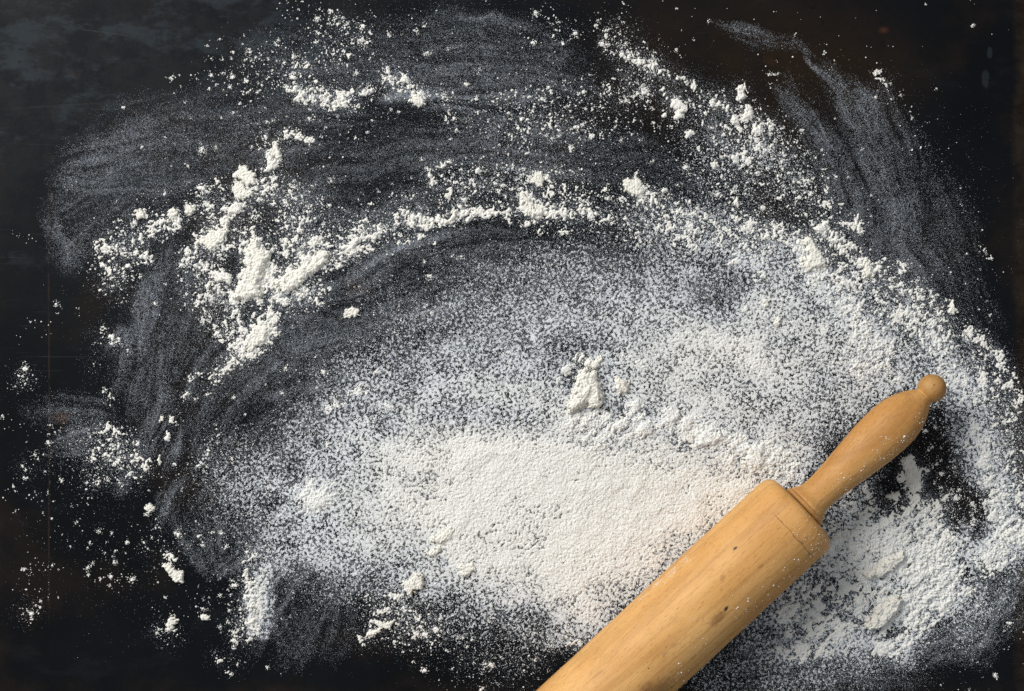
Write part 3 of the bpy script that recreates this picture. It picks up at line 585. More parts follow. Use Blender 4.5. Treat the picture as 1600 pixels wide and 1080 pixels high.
# ------------------------------------------------------------------ pressed clumps: outlines in reference units
# (outline, height, edge slope width, label or None)
def ell(cx, cy, rx, ry=None, rot=0.0):
    ry = ry or rx
    a = np.arange(10) * 2 * math.pi / 10
    w = 1 + 0.14 * np.sin(a * 2 + cx) + .1 * np.cos(a * 3 + cy)
    x = np.cos(a) * rx * w; y = np.sin(a) * ry * w
    c, s = math.cos(rot), math.sin(rot)
    return [(cx + c * p - s * q, cy + s * p + c * q) for p, q in zip(x, y)]
clumps = [
 ([(372,261),(384,260),(394,267),(401,280),(399,287),(390,291),(380,286),(366,274)], 7, 4, "flour_flake", "rounded oval white flour flake, upper of a pair split by a dark crack"),
 ([(367,281),(375,286),(382,293),(395,300),(394,308),(370,310),(362,300)], 7, 5, "flour_flake", "ragged triangular flour flake touching the underside of the rounded oval flake"),
 ([(429,221),(435,222),(437,232),(440,244),(435,250),(427,249),(424,242),(420,236)], 8, 5, "flour_clump", "upright narrow white flour clump above and right of the rounded oval flake"),
 ([(415,252),(435,254),(432,262),(429,267),(419,265)], 7, 5, None, None),
 ([(347,324),(365,322),(366,316),(377,315),(379,331),(360,334)], 6, 4, None, None),
 ([(304,380),(314,370),(327,366),(321,354),(336,360),(347,357),(341,346),(344,339),(355,338),(359,350),(357,362),(350,374),(342,384),(330,394),(319,385)], 8, 5, "flour_flake", "jagged star shaped flour flake left of the tall heap on the ridge"),
 ([(389,372),(405,374),(405,387),(421,391),(422,405),(411,425),(412,434),(405,444),(411,460),(387,470),(368,467),(368,451),(375,429),(384,416),(374,405),(390,391)], 17, 11, "flour_heap", "tall lumpy cream flour heap at the left bend of the thick ridge"),
 ([(331,427),(347,422),(362,430),(360,441),(335,441)], 9, 6, None, None),
 ([(395,510),(420,508),(422,522),(412,538),(388,550),(380,538)], 11, 8, "flour_heap", "white flour heap at the lower tail of the left ridge"),
 (ell(221, 336, 8), 9, 6, "flour_clump", "small round flour ball at the left end of the thin left trail"),
 (ell(269, 334, 9, 9), 9, 6, "flour_clump", "round flour clump in the left trail, right of the small round ball"),
 (ell(296, 328, 7, 12, .3), 9, 6, "flour_clump", "upright oval flour clump at the right end of the thin left trail"),
 ([(440,455),(427,442),(457,425),(475,415),(497,392),(515,392),(512,410),(482,432),(462,450),(447,460)], 14, 9, "flour_heap", "long slanting smooth topped flour lump forming the crest of the left ridge"),
 ([(470,402),(484,394),(487,406),(474,414)], 10, 6, None, None),
 ([(545,378),(552,371),(562,372),(557,386),(553,400),(545,400)], 11, 6, None, None),
 ([(575,370),(595,360),(590,372),(580,380)], 11, 6, None, None),
 ([(697,347),(703,335),(710,327),(717,331),(712,342),(704,350)], 10, 6, "flour_clump", "slanting oblong flour clump in the middle of the upper arc ridge"),
 ([(725,345),(742,328),(746,333),(731,346)], 8, 5, None, None),
 ([(777,333),(800,327),(800,332),(782,337)], 5, 3, None, None),
 ([(808,300),(818,299),(827,307),(835,323),(850,327),(846,339),(825,337),(820,320)], 11, 7, "flour_heap", "boot shaped white flour heap at the top centre of the arc ridge"),
 (ell(824, 351, 5, 5), 6, 4, None, None),
 ([(834,266),(848,267),(848,289),(837,291)], 7, 5, "flour_clump", "upright block of flour just above the boot shaped heap"),
 ([(972,285),(984,281),(996,280),(1008,295),(1000,307),(985,304),(973,297)], 9, 6, "flour_heap", "crumbly rounded flour heap right of the arc's top, on bare black steel"),
 (ell(1151, 317, 6, 7.5), 7, 5, "flour_clump", "small isolated oval flour clump among fine crumbs right of the crumbly rounded heap"),
 (ell(881, 363, 7, 3.2, .2), 4, 3, None, None),
 ([(1137,410),(1148,404),(1158,405),(1160,412),(1142,414)], 6, 4, None, None),
 (ell(1199, 474, 7, 6), 9, 5, "flour_clump", "small flour ball lying on the sifted flour, upper of two near the right"),
 (ell(1215, 503, 6, 8, -.3), 9, 5, "flour_clump", "small upright flour lump on the sifted flour, just below the small ball"),
 (ell(1166, 482, 4, 6), 5, 4, None, None),
 ([(1254,370),(1268,373),(1276,385),(1283,398),(1290,410),(1282,422),(1255,425),(1253,410),(1261,394)], 13, 8, "flour_heap", "large crumbly flour heap heading the right hand ridge"),
 ([(1272,357),(1285,343),(1295,345),(1292,360),(1278,365)], 9, 6, None, None),
 ([(1347,410),(1354,402),(1362,417),(1366,432),(1347,432)], 10, 6, "flour_clump", "pointed triangular flour clump on the outer side of the right ridge"),
 ([(1307,430),(1320,434),(1335,445),(1340,455),(1315,444)], 8, 5, None, None),
 ([(1480,477),(1486,467),(1491,474),(1496,483),(1490,492),(1481,489)], 8, 5, "flour_clump", "isolated pointed flour clump at the dusty right edge of the ridge"),
 ([(1362,114),(1370,108),(1380,108),(1374,113),(1366,115)], 4, 3, "flour_flake", "tiny flat flour flake alone on dark steel at the top right"),
 ([(901,584),(909,577),(932,579),(937,600),(942,616),(942,631),(930,637),(914,633),(900,641),(887,648),(887,628),(895,612),(899,597)], 23, 13, "flour_block", "tall broken block of cream flour standing in the middle of the sifted flour"),
 ([(960,592),(970,589),(981,597),(982,611),(964,615),(960,605)], 14, 8, "flour_clump", "rounded flour lump just right of the tall broken block"),
 ([(875,577),(889,567),(891,581),(882,586)], 8, 5, None, None),
 ([(901,558),(911,551),(912,557),(905,566)], 7, 4, None, None),
 ([(916,571),(925,564),(940,553),(942,560),(934,572),(922,578)], 10, 5, "flour_clump", "knobbly flour crumb cluster directly above the tall broken block"),
 ([(629,906),(641,899),(652,895),(661,897),(662,910),(657,920),(650,926),(640,930),(629,922)], 16, 6, "flour_block", "cracked cream flour lump at the lower rim of the sifted flour"),
 ([(672,845),(686,834),(700,825),(711,822),(706,838),(696,849)], 9, 6, "flour_clump", "slanting wedge of pressed flour lying on the thick flour bed"),
 ([(660,861),(675,860),(685,853),(691,856),(685,864),(676,870)], 9, 5, "flour_clump", "small smooth flour wedge between the slanting wedge and the cracked lump"),
 ([(715,890),(727,881),(740,880),(744,892),(731,900),(720,899)], 9, 6, "flour_clump", "flat oval flour lump at the edge of the thick bed, right of the cracked lump"),
 ([(603,929),(612,924),(615,932),(608,936)], 6, 4, None, None),
 ([(567,995),(580,987),(595,981),(592,975),(604,971),(616,969),(615,977),(597,985),(580,995)], 7, 4, "flour_flake", "long ragged flour sliver on black steel below the cracked lump"),
 ([(251,880),(259,879),(267,883),(278,889),(286,896),(289,905),(281,914),(272,906),(262,895)], 10, 4, "flour_flake", "smooth leaf shaped flour flake alone on black steel at the lower left"),
 ([(261,972),(266,964),(272,960),(277,970),(274,981),(268,987),(260,985)], 8, 5, "flour_clump", "ribbed oval flour clump on black steel below the leaf shaped flake"),
 (ell(320, 964, 8, 6, .2), 7, 5, "flour_clump", "small round flour clump right of the ribbed oval clump at the bottom left"),
 ([(1347,977),(1358,963),(1370,950),(1383,938),(1395,930),(1409,932),(1404,945),(1395,957),(1384,970),(1372,981)], 24, 3.5, "flour_slab", "flat oblong pressed flour slab with a sharp edge below the roller's end"),
 ([(1345,898),(1360,889),(1375,881),(1392,870),(1410,862),(1411,872),(1398,884),(1385,895),(1360,904)], 19, 5, "flour_slab", "curved pressed flour slab just right of the roller's end"),
 ([(1422,910),(1434,898),(1446,889),(1451,895),(1442,905),(1430,916)], 9, 5, None, None),
 ([(1465,952),(1476,938),(1486,929),(1489,936),(1480,946),(1472,954)], 8, 4, None, None),
 (ell(1397, 775, 9, 8), 9, 6, "flour_clump", "rounded flour lump below the middle of the rolling pin handle"),
 ([(1407,715),(1425,713),(1437,740),(1440,765),(1427,772),(1417,752)], 9, 7, "flour_heap", "upright strip of heaped flour on black steel below the handle's thick end"),
 ([(226,792),(236,785),(241,793),(238,801),(232,805)], 8, 5, "flour_clump", "isolated white flour clump left of the dusty smear at the lower left"),
 (ell(254, 655, 5, 4.5), 6, 4, "flour_clump", "little round flour clump on the left, above another small crumb"),
 (ell(262, 683, 5, 6), 6, 4, None, None), (ell(249, 719, 3, 7), 5, 3, None, None),
 ([(475,790),(490,775),(502,768),(520,778),(508,790),(493,797)], 8, 7, None, None),
 ([(535,500),(540,485),(552,477),(566,492),(550,495)], 8, 5, "flour_clump", "small triangular flour clump alone inside the ridge's left bend"),
 ([(640,150),(648,143),(658,150),(665,162),(650,168)], 8, 5, "flour_clump", "rounded flour clump at the bright middle of the top smear"),
 (ell(1062, 166, 13, 8, .3), 8, 5, None, None), (ell(1060, 181, 9, 7), 8, 5, None, None), (ell(1038, 179, 6, 5), 6, 4, None, None),
 (ell(1076, 210, 4.5, 7), 6, 4, None, None), (ell(1159, 138, 6, 5), 6, 4, None, None), (ell(1157, 152, 8, 5), 6, 4, None, None),
 (ell(1168, 176, 8, 11, .2), 8, 5, None, None), (ell(1148, 187, 7, 8), 7, 5, None, None), (ell(1183, 205, 8, 7), 7, 5, None, None),
 (ell(1114, 259, 6, 5), 6, 4, None, None), (ell(1148, 248, 5, 7), 6, 4, None, None),
 (ell(1050, 648, 12, 13), 10, 7, None, None), (ell(1073, 662, 9, 13, .5), 9, 6, None, None), (ell(1108, 685, 19, 13), 13, 8, None, None),
 (ell(1007, 670, 10, 15, .6), 10, 6, None, None), (ell(966, 666, 14, 7, -.3), 9, 6, None, None), (ell(994, 633, 7, 11, .6), 8, 6, None, None), (ell(1180, 713, 17, 18), 13, 9, None, None),
]

n_c1 = gfield(2.7, 13); n_c2 = gfield(1.4, 5); n_f = gfield(.75, 2.2)
def outline_height(pts, top, edge, x0, y0, x1, y1, step):
    gx = np.arange(x0, x1 + step, step); gy = np.arange(y0, y1 + step, step)
    X, Y = np.meshgrid(gx, gy)
    ix = np.clip(np.round(X + MX).astype(int), 0, GW - 1); iy = np.clip(np.round(Y + MY).astype(int), 0, GH - 1)
    Xw = X + n_c1[iy, ix] * 1.3 + n_c2[iy, ix] * 1.0 + n_f[iy, ix] * .6; Yw = Y + n_c1[(iy + 37) % GH, ix] * 1.3 + n_c2[(iy + 57) % GH, ix] * 1.0 + n_f[(iy + 91) % GH, ix] * .6
    ins = np.zeros(X.shape, bool); dist = np.full(X.shape, 1e9)
    n = len(pts)
    for i in range(n):
        ax, ay = pts[i]; bx, by = pts[(i + 1) % n]
        c = ((ay > Yw) != (by > Yw)) & (Xw < (bx - ax) * (Yw - ay) / ((by - ay) or 1e-9) + ax)
        ins ^= c
        dx, dy = bx - ax, by - ay
        u = np.clip(((Xw - ax) * dx + (Yw - ay) * dy) / (dx * dx + dy * dy + 1e-9), 0, 1)
        dist = np.minimum(dist, np.hypot(Xw - ax - u * dx, Yw - ay - u * dy))
    d = np.where(ins, dist, -dist)
    q = np.clip(d / (edge * .75), 0, 1)
    dome = np.sqrt(np.clip(1 - (1 - q) ** 2, 0, 1))
    rough = 1 + .07 * n_c1[iy, ix] + .03 * n_c2[iy, ix]
    h = np.where(d > 0, (top * .62 * dome * np.clip(rough, .35, 1.7) + n_f[iy, ix] * .38 * np.clip(q * 2, 0, 1)), -1.0)
    return X, Y, np.where(d > 0, np.maximum(h, .3), -1.2), d

# ------------------------------------------------------------------ heights of the loose flour
u_s = unif(.88 * gfield(1.2, 3.9) + .46 * gfield(.7, 1.8) + .28 * gfield(6, 30))
u_c = unif(.58 * n_c1 + .56 * n_c2 + .46 * n_f + .36 * gfield(8))
big = gfield(14) * .7 + gfield(30) * .7
Sf = SIFT * (1 + .07 * big + .035 * gfield(5))
cov_s = Sf - u_s
sm = lambda a, lo, hi: (lambda q: q * q * (3 - 2 * q))(np.clip((a - lo) / (hi - lo), 0, 1))
# thick parts of the bed carry a closed surface, thinner parts are loose specks only
deep = np.clip(cov_s - .42 * (1 - sm(Sf, .72, 1.12)), 0, 1)
HS = np.where(deep > 0, .45 + 1.5 * deep + np.clip(Sf - .85, 0, .3) * np.maximum(0, 4 + 4.0 * (gfield(12, 60) * .6 + .4 * gfield(5, 20))), 0)
PC = np.clip(sm(cov_s, -.15, .32), 0, 1) * np.clip(.35 + .75 * Sf, 0, 1) + .10 * np.clip(Sf, 0, 1)
PC = np.clip(PC * np.clip(Sf / .10, 0, 1), 0, .90)
cov_c = CLUMP * .83 - u_c
HC = np.where(cov_c > 0, .7 + 4.8 * np.clip(cov_c, 0, 1) ** .9 * (.8 + .2 * n_c2) + .35 * n_f, 0)
PRESS = new()
AN = np.exp(-2 * np.pi ** 2 * ((8.0 * (fx * .733 - fy * .68)) ** 2 + (2.6 * (fx * .68 + fy * .733)) ** 2))
an = np.fft.irfft2(np.fft.rfft2(rng.standard_normal((GH, GW))) * AN, s=(GH, GW)).astype(np.float32); an /= an.std()
for s in ([(1300,850,40,.55),(1350,870,45,.72),(1400,880,45,.75),(1450,890,45,.78),(1490,900,30,.6)], [(1330,920,40,.6),(1390,940,45,.66),(1440,950,40,.75),(1430,990,24,.6),(1390,1010,24,.5)],
          [(1220,930,40,.42),(1260,960,45,.52),(1300,990,36,.55),(1240,1015,26,.5)], [(1330,800,26,.5),(1390,830,34,.6),(1440,800,30,.55),(1470,850,36,.6)], [(1530,690,16,.5),(1545,740,18,.55),(1580,840,24,.6),(1555,870,24,.55)],
          [(1050,655,24,.6),(1100,682,26,.68),(1170,710,32,.72),(1230,730,34,.6)], [(1000,662,24,.6),(960,665,22,.6),(910,660,30,.6),(930,690,24,.5)], [(1060,740,60,.36),(900,760,60,.3)], [(1260,400,30,.5),(1290,430,30,.35)], [(1330,500,40,.36),(1370,550,34,.42),(1310,560,30,.3)], [(1420,745,16,.5)], [(495,780,26,.6)], [(1200,780,40,.5)]):
    stroke(PRESS, s, hard=.1, out=1.5)
u_p = unif(.62 * an + .45 * gfield(4.5, 22) + .45 * gfield(1.6, 6) + .35 * n_f)
cov_p = PRESS - u_p
HP = np.where(cov_p > 0, .5 + 6.5 * np.clip(cov_p, 0, 1) * (1 + .15 * n_c2) + .25 * n_f, 0)
H = np.maximum(HS, np.maximum(HP, 0))
H = np.where(HC > 0, np.maximum(H * .4 + HC, H), H)
H = np.maximum(H, 0).astype(np.float32)
CLM = (cov_c > 0) | (cov_p > .02)

# loose crumbs become little mounds with a halo of grains
cell = 1.0
lam = CRUMB * 1.7 / 1000.0
N = rng.poisson(lam)
cy, cx = np.nonzero(N)
halo_x, halo_y = [], []
for y0, x0 in zip(cy, cx):
    r = min(5.5, .80 * math.exp(rng.normal(.0, .62)) + .2)
    R = int(r * 2 + 3)
    if not (R < y0 < GH - R and R < x0 < GW - R): continue
    sl = (slice(y0 - R, y0 + R + 1), slice(x0 - R, x0 + R + 1))
    a = rng.random() * math.pi; e = rng.uniform(.65, 1.0)
    dx = XX[sl] - XX[y0, x0] + n_c2[sl] * .5 * r; dy = YY[sl] - YY[y0, x0] + n_c1[sl] * .45 * r
    p = dx * math.cos(a) + dy * math.sin(a); q = (-dx * math.sin(a) + dy * math.cos(a)) / e
    m = 1 - (p * p + q * q) / (r * r)
    h = np.where(m > 0, .3 + r * .6 * np.sqrt(np.clip(m, 0, 1)) * (1 + .2 * n_f[sl]), 0)
    H[sl] = np.maximum(H[sl], h)
    k = rng.poisson(2 + r * r * 4)
    t = rng.random(k) * 2 * math.pi; rr = r * (.8 + np.abs(rng.normal(0, 1.1, k)))
    halo_x.append(XX[y0, x0] + np.cos(t) * rr); halo_y.append(YY[y0, x0] + np.sin(t) * rr)
halo_x = np.concatenate(halo_x); halo_y = np.concatenate(halo_y)

# keep clear of the roller's contact line: flour is pressed flat under it
PIN_A = (1245.0, 803.0); PIN_D = (0.733, -0.680)

# ------------------------------------------------------------------ flour bed mesh (thick, sifted and crumbly flour)
def bilin(A, x, y):
    fx_ = np.clip(x + MX, 0, GW - 1.001); fy_ = np.clip(y + MY, 0, GH - 1.001)
    i = fx_.astype(int); j = fy_.astype(int); a = fx_ - i; b = fy_ - j
    return (A[j, i] * (1 - a) + A[j, i + 1] * a) * (1 - b) + (A[j + 1, i] * (1 - a) + A[j + 1, i + 1] * a) * b

ALL = H.copy()
def add_unnamed():
    for pts, top, edge, name, label in clumps:
        if label: continue
        xs = [p[0] for p in pts]; ys = [p[1] for p in pts]
        x0, y0, x1, y1 = int(min(xs) - 6), int(min(ys) - 6), int(max(xs) + 6), int(max(ys) + 6)
        X, Y, h, d = outline_height(pts, top, edge, x0, y0, x1, y1, 1)
        sl = (slice(y0 + MY, y0 + MY + h.shape[0]), slice(x0 + MX, x0 + MX + h.shape[1]))
        ALL[sl] = np.maximum(ALL[sl], h)
        CLM[sl] |= h > 0
add_unnamed()

def bed(name, keep, mat, label, cat, step=1.3):
    nx = int(GW / step); ny = int(GH / step)
    gx = -MX + np.arange(nx) * step; gy = -MY + np.arange(ny) * step
    X, Y = np.meshgrid(gx, gy)
    X = X + rng.uniform(-.35, .35, X.shape); Y = Y + rng.uniform(-.35, .35, Y.shape)
    ii = np.clip((Y + MY).round().astype(int), 0, GH - 1), np.clip((X + MX).round().astype(int), 0, GW - 1)
    h = bilin(ALL, X, Y)
    hk = np.where(keep[ii] & (h > .25), h, -.6)
    on = hk > 0
    fm = (on[:-1, :-1].astype(int) + on[1:, :-1] + on[:-1, 1:] + on[1:, 1:]) >= 2
    idx = np.arange(nx * ny).reshape(ny, nx)
    q = np.stack([idx[1:, :-1][fm], idx[1:, 1:][fm], idx[:-1, 1:][fm], idx[:-1, :-1][fm]], 1)
    used = np.unique(q); re = np.full(nx * ny, -1); re[used] = np.arange(len(used))
    z = hk.ravel()[used] * P
    v = np.stack([(X.ravel()[used] - 800) * P, (540 - Y.ravel()[used]) * P, z], 1)
    o = mesh_obj(name, v, re[q], mat)
    return tag(o, label, cat, kind="stuff")
CLMm = blur(CLM.astype(np.float32), 1.2) > .35
bed("sifted_flour", ~CLMm, M_GRAIN, "thin speckled white flour sifted over the black steel", "flour")
bed("crumbled_flour", CLMm, M_FLOUR, "thick crumbly cream flour pushed into curved ridges", "flour", 1.05)

# ------------------------------------------------------------------ loose grains as a point cloud
def grains(name, x, y, z, r, mat, label, depth=None):
    me = bpy.data.meshes.new(name)
    n = len(x)
    co = np.empty((n, 3), np.float32)
    co[:, 0] = (x - 800) * P; co[:, 1] = (540 - y) * P; co[:, 2] = z * P
    me.vertices.add(n); me.vertices.foreach_set("co", co.ravel())
    at = me.attributes.new("grain_radius", 'FLOAT', 'POINT')
    at.data.foreach_set("value", (r * P).astype(np.float32))
    if depth is not None:
        ad = me.attributes.new("layer_depth", 'FLOAT', 'POINT'); ad.data.foreach_set("value", depth.astype(np.float32))
    me.materials.append(mat)
    o = bpy.data.objects.new(name, me); COL.objects.link(o)
    g = bpy.data.node_groups.new(name + "_points", 'GeometryNodeTree')
    g.interface.new_socket("Geometry", in_out='INPUT', socket_type='NodeSocketGeometry')
    g.interface.new_socket("Geometry", in_out='OUTPUT', socket_type='NodeSocketGeometry')
    a = g.nodes.new('NodeGroupInput'); b = g.nodes.new('NodeGroupOutput')
    mp = g.nodes.new('GeometryNodeMeshToPoints'); na = g.nodes.new('GeometryNodeInputNamedAttribute')
    na.data_type = 'FLOAT'; na.inputs['Name'].default_value = "grain_radius"
    sm = g.nodes.new('GeometryNodeSetMaterial'); sm.inputs['Material'].default_value = mat
    g.links.new(a.outputs[0], mp.inputs['Mesh']); g.links.new(na.outputs['Attribute'], mp.inputs['Radius'])
    g.links.new(mp.outputs[0], sm.inputs['Geometry']); g.links.new(sm.outputs[0], b.inputs[0])
    md = o.modifiers.new("grains", 'NODES'); md.node_group = g
    return tag(o, label, "flour", kind="stuff")

# film grains
def scatter(lam):
    k = rng.poisson(np.clip(lam, 0, 12)); yy, xx = np.nonzero(k); rep = k[yy, xx]
    yy = np.repeat(yy, rep); xx = np.repeat(xx, rep); n = len(xx)
    return xx - MX + rng.uniform(-.5, .5, n), yy - MY + rng.uniform(-.5, .5, n)
def radii(n, mean, sig, lo, hi): return np.clip(mean * np.exp(rng.normal(0, sig, n)), lo, hi)
patch = np.clip(1 + .12 * gfield(6) + .16 * gfield(1.6) + .16 * gfield(.8), .1, 2.4)
FD = np.clip(FILM, 0, 1.3) * patch + .85 * np.clip(SIFT, 0, 1) * np.clip(.7 + .3 * gfield(4), .2, 2)
fxp, fyp = scatter(FD * 4.6)
fr = radii(len(fxp), .115, .40, .07, .7)
keep = bilin(ALL, fxp, fyp) < .3
fxp, fyp, fr = fxp[keep], fyp[keep], fr[keep]
grains("flour_dust", fxp, fyp, fr * .8, fr, M_FILM, "fine grey veil of flour dust streaked by a sweeping hand")
# sifted specks
sxp, syp = scatter(-np.log(1 - PC) / .36)
srr = radii(len(sxp), .32, .28, .18, .8)
srr *= 1 - .25 * np.clip((bilin(SIFT, sxp, syp) - .75) / .25, 0, 1)
sz_ = bilin(ALL, sxp, syp); pcl = bilin(PC, sxp, syp)
szz = np.where(sz_ > .25, sz_ - srr * .15, srr * .6 + rng.random(len(sxp)) * 1.6 * pcl ** 2)
# surface grains on the bed and ridges
lamB = np.where(ALL > .3, .22, 0).astype(np.float32)
lamB = np.where(CLM, .45, lamB)
bx, by = scatter(lamB)
br = radii(len(bx), .5, .25, .28, 1.1)
bz = bilin(ALL, bx, by) + br * .15
# satellites round the crumbs and stray grains
hr = radii(len(halo_x), .44, .42, .22, 1.3)
hz = bilin(ALL, halo_x, halo_y) + hr * .6
edge = np.clip(blur(np.clip(SIFT, 0, 1) * .5 + np.clip(CLUMP, 0, 1) * .9, 5), 0, 1) * .16 + np.clip(CRUMB, 0, 4) * .006
ex, ey = scatter(edge)
er = radii(len(ex), .46, .42, .22, 1.5); ez = bilin(ALL, ex, ey) + er * .6
dep = np.clip((bilin(SIFT, sxp, syp) - .55) / .45, 0, 1)
grains("sifted_flour_specks", sxp, syp, szz, srr, M_SIFT, "countless fine flour specks sifted thinly over the black steel", dep)
grains("flour_grains", np.r_[bx, halo_x, ex], np.r_[by, halo_y, ey], np.r_[bz, hz, ez], np.r_[br, hr, er], M_GRAIN, "loose white flour grains scattered over and around the flour")

# ------------------------------------------------------------------ named clumps
for pts, top, edge_w, name, label in clumps:
    if not label: continue
    xs = [p[0] for p in pts]; ys = [p[1] for p in pts]
    X, Y, h, d = outline_height(pts, top, edge_w, min(xs) - 5, min(ys) - 5, max(xs) + 5, max(ys) + 5, .6)
    ny, nx = X.shape
    on = h > 0
    fm = (on[:-1, :-1].astype(int) + on[1:, :-1] + on[:-1, 1:] + on[1:, 1:]) >= 1
    idx = np.arange(nx * ny).reshape(ny, nx)
    q = np.stack([idx[1:, :-1][fm], idx[1:, 1:][fm], idx[:-1, 1:][fm], idx[:-1, :-1][fm]], 1)
    used = np.unique(q); re = np.full(nx * ny, -1); re[used] = np.arange(len(used))
    cx0, cy0 = sum(xs) / len(xs), sum(ys) / len(ys)
    h = h + np.where(h > .8, rng.normal(0, .22, h.shape), 0)
    v = np.stack([(X.ravel()[used] - cx0) * P, (cy0 - Y.ravel()[used]) * P, h.ravel()[used] * P], 1)
    o = mesh_obj(name, v, re[q], M_CLUMP)
    o.location = ((cx0 - 800) * P, (540 - cy0) * P, 0)
    tag(o, label, name.replace("_", " "), "clumps of pressed flour")

# ------------------------------------------------------------------ rolling pin
def lathe(name, prof, mat, parent, seg=96):
    v, f = [], []
    for s, r in prof:
        for j in range(seg):
            a = 2 * math.pi * j / seg
            v.append((s * P, r * P * math.cos(a), r * P * math.sin(a)))
    n = len(prof)
    for i in range(n - 1):
        for j in range(seg):
            k = (j + 1) % seg
            f.append((i * seg + j, i * seg + k, (i + 1) * seg + k, (i + 1) * seg + j))
    f.append(tuple(range(seg))[::1]); f.append(tuple((n - 1) * seg + j for j in range(seg))[::-1])
    o = mesh_obj(name, v, f, mat, parent)
    for p in o.data.polygons:
        if len(p.vertices) > 4: p.use_smooth = False
    import bmesh
    bm = bmesh.new(); bm.from_mesh(o.data); bmesh.ops.recalc_face_normals(bm, faces=bm.faces); bm.to_mesh(o.data); bm.free()
    return o
def smooth_prof(keys, n=6):
    """Catmull-Rom through the profile keys"""
    out = []
    for i in range(len(keys) - 1):
        p0 = keys[max(i - 1, 0)]; p1 = keys[i]; p2 = keys[i + 1]; p3 = keys[min(i + 2, len(keys) - 1)]
        for t in np.linspace(0, 1, n, endpoint=False):
            q = [.5 * (2 * p1[k] + (p2[k] - p0[k]) * t + (2 * p0[k] - 5 * p1[k] + 4 * p2[k] - p3[k]) * t * t + (3 * p1[k] - p0[k] - 3 * p2[k] + p3[k]) * t ** 3) for k in (0, 1)]
            out.append((q[0], max(q[1], .3)))
    out.append(keys[-1]); return out

ROLL_R = 71.5; ROLL_L = 720.0
K = (CAM_H - ROLL_R * P) / CAM_H            # reference -> true size at axis height
pin = bpy.data.objects.new("rolling_pin", None); COL.objects.link(pin)
ax = W(PIN_A[0], PIN_A[1], ROLL_R * P)
pin.location = ax
pin.rotation_euler = (0, 0, math.atan2(0.680, 0.733))
tag(pin, "turned beech rolling pin with a tapered handle and ball tip lying on the flour", "rolling pin")

# surface marks of the roller, in its own coordinates (x along the axis, towards the handle)
def on_roller(px, py):
    dx, dy = px - PIN_A[0], py - PIN_A[1]
    s = dx * PIN_D[0] + dy * PIN_D[1]
    o = -(dx * .680 + dy * .733)            # sideways, + towards the upper left edge
    o = max(-70, min(70, o))
    return (s * P * K, o * P * K, math.sqrt(max(1, ROLL_R ** 2 - (o * K) ** 2)) * P)
BLK = C4(.022, .014, .010); BRN = C4(.17, .07, .022)
knots = [(on_roller(1140, 849), .0011, .55, .95, BLK), (on_roller(1125, 940), .0013, .6, .97, BLK), (on_roller(1113, 954), .0034, .5, .55, BRN),
         (on_roller(1007, 1030), .0006, 1, .8, BLK), (on_roller(945, 1070), .0007, 1, .7, BLK), (on_roller(1006, 1061), .0042, .8, .35, BRN), (on_roller(1015, 1075), .0090, .5, .55, C4(.22, .10, .035)),
         (on_roller(1120, 893), .0016, .6, .35, BRN), (on_roller(1178, 875), .0014, .6, .35, BRN), (on_roller(1045, 1064), .0010, .8, .5, BLK), (on_roller(1262, 800), .0060, 1.4, .32, C4(.16, .085, .035)), (on_roller(1254, 860), .0018, 1, .35, C4(.12, .07, .03)), (on_roller(1226, 876), .0022, .7, .3, C4(.35, .22, .03))]
crk = on_roller(1231, 831)
M_ROLL = make_wood("beech_roller", knots, (crk[0], .00038, crk, .0185))
M_KNOB = make_wood("beech_knob", [((283 * P, 6 * P, 22 * P), .0009, .6, .95, BLK)], None, .68)
M_HAND = make_wood("beech_handle", [((283 * P, 6 * P, 22 * P), .0009, .6, .95, BLK)], None, .86)

e = 10.5
def corner(s0, r0, rad, n=7, sign=1):
    return [(s0 - sign * rad * (1 - math.sin(a)), r0 - rad * (1 - math.cos(a))) for a in np.linspace(0, math.pi / 2, n)]
prof = [(-ROLL_L + 2, 20)] + [(-ROLL_L + rad_s, r) for rad_s, r in [(0, ROLL_R - 14), (1.5, ROLL_R - 8.5), (4.5, ROLL_R - 4), (9, ROLL_R - 1.2), (15, ROLL_R)]]
for q in np.linspace(-ROLL_L + 30, e - 26, 60): prof.append((q, ROLL_R + .25 * math.sin(q * .021) + .15 * math.sin(q * .067)))
prof += [(e - 18, ROLL_R - .2), (e - 12, ROLL_R - 1.6), (e - 7, ROLL_R - 4), (e - 3, ROLL_R - 7.5), (e - .8, ROLL_R - 11.5), (e, ROLL_R - 16), (e, 20)]
lathe("roller", prof, M_ROLL, pin, 160)
hk = [(12.0, 30), (13.0, 35.4), (15.5, 37.0), (18, 36.6), (20, 34.0), (21.5, 32.8), (24.5, 32.6), (33, 27.6), (42, 26.2), (56, 26.2), (76, 27.8), (100, 30.6), (130, 34.4), (160, 37.4), (188, 38.6), (208, 37.6), (226, 33.8), (240, 28.6), (250, 23.2), (257, 18.6), (260.5, 16.4), (262, 15.2), (264, 15.0)]
def handle(flip):
    hp = smooth_prof(hk, 5)
    kp = [(280 + 21.6 * math.sin(a) * 1.0, 21.6 * math.cos(a)) for a in np.linspace(-math.pi / 2 * .575, math.pi / 2 * .995, 30)]
    tr = (lambda pr: [(-(s) - ROLL_L + e + 2, r) for s, r in pr]) if flip else (lambda pr: pr)
    h = lathe("handle", tr(hp), M_HAND, pin, 96)
    lathe("knob", tr(kp), M_KNOB, h, 72)
    core = lathe("dowel", tr([(e - 12, 15), (14, 15)]), M_HAND, h, 48)
handle(False); handle(True)

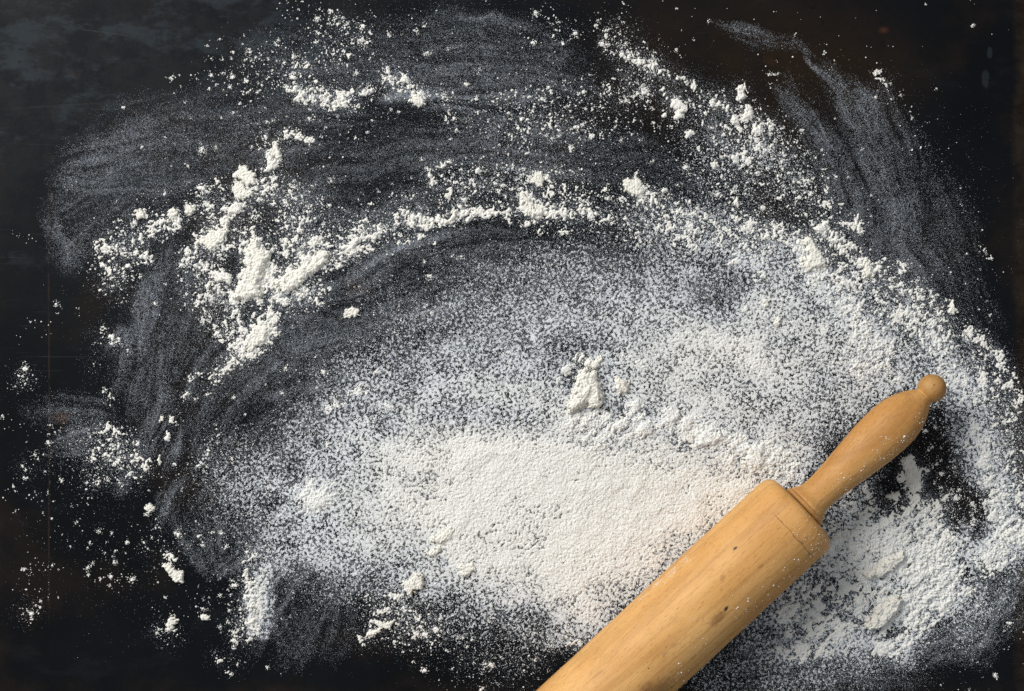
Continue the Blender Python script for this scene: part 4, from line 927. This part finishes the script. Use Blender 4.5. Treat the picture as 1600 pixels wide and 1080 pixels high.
# flour clinging to the pin
sx, sy, sz, sr = [], [], [], []
def cling(px, py, spread, n, rmax=1.2, rmin=.3):
    for _ in range(int(n * .6)):
        x = px + rng.normal(0, spread); y = py + rng.normal(0, spread)
        dx, dy = x - PIN_A[0], y - PIN_A[1]
        s = (dx * PIN_D[0] + dy * PIN_D[1]) * K; o = -(dx * .680 + dy * .733) * K
        if s < e: R = np.interp(s, [p[0] for p in prof], [p[1] for p in prof])
        else: R = np.interp(s, [p[0] for p in hk], [p[1] for p in hk])
        if abs(o) > R * .985 or s > 262: continue
        z = math.sqrt(R * R - o * o)
        cs, sn = math.cos(pin.rotation_euler[2]), math.sin(pin.rotation_euler[2])
        r = min(rmax, rmin * math.exp(abs(rng.normal(0, .6))))
        X = ax[0] / P + cs * s - sn * o; Y = ax[1] / P + sn * s + cs * o
        sx.append(X + 800); sy.append(540 - Y); sz.append(ax[2] / P + z + r * .3); sr.append(r)
for (a, b, sp, n, rm) in ((1375,683,5,24,1.5),(1370,713,3,10,2.2),(1407,685,4,18,1.8),(1430,655,5,18,1.5),(1423,678,4,10,1.6),(1345,745,14,50,1.0),(1310,775,14,50,1.0),(1390,700,18,60,.9),
        (1031,1014,2,3,2.2),(1056,1025,2,5,1.8),(1060,1046,6,14,1.6),(1142,941,4,12,1.7),(1142,955,2,4,2.0),(1160,946,3,8,1.5),(1180,930,14,30,1.0),(1280,835,10,40,1.0),(1262,858,10,34,1.1),(1240,880,14,34,1.0),(1220,895,12,24,1.1),(990,968,2,4,1.4),(1013,976,3,3,1.2),(1195,920,6,10,1.6),(1250,820,20,60,.7),(1120,985,40,60,.6),(1330,720,30,60,.6)):
    cling(a, b, sp, n, rm)
for i in range(900):                         # powder wiped along the upper edge of the roller
    q = rng.random() ** 1.0 * 100; t_ = -265 + q
    o = ROLL_R * (.955 + .04 * rng.random()) - (6 * rng.random() ** 2 if q > 45 else 0)
    if .4 * math.sin(q * .21) + .5 < rng.random(): continue
    zz = math.sqrt(max(0, ROLL_R ** 2 - o * o)); cs, sn = math.cos(pin.rotation_euler[2]), math.sin(pin.rotation_euler[2])
    sx.append(ax[0] / P + cs * t_ - sn * o + 800); sy.append(540 - (ax[1] / P + sn * t_ + cs * o)); sz.append(ax[2] / P + zz + .1); sr.append(.22 + .25 * rng.random())
grains("flour_specks", np.array(sx), np.array(sy), np.array(sz), np.array(sr), M_GRAIN, "tiny white flour specks clinging to the wooden rolling pin")

print("points film", len(fxp), len(sxp), "grains", len(bx) + len(halo_x) + len(ex), "crumbs", len(cx))
SC.cycles.use_denoising = False
SC.cycles.max_bounces = 8
SC.cycles.diffuse_bounces = 5
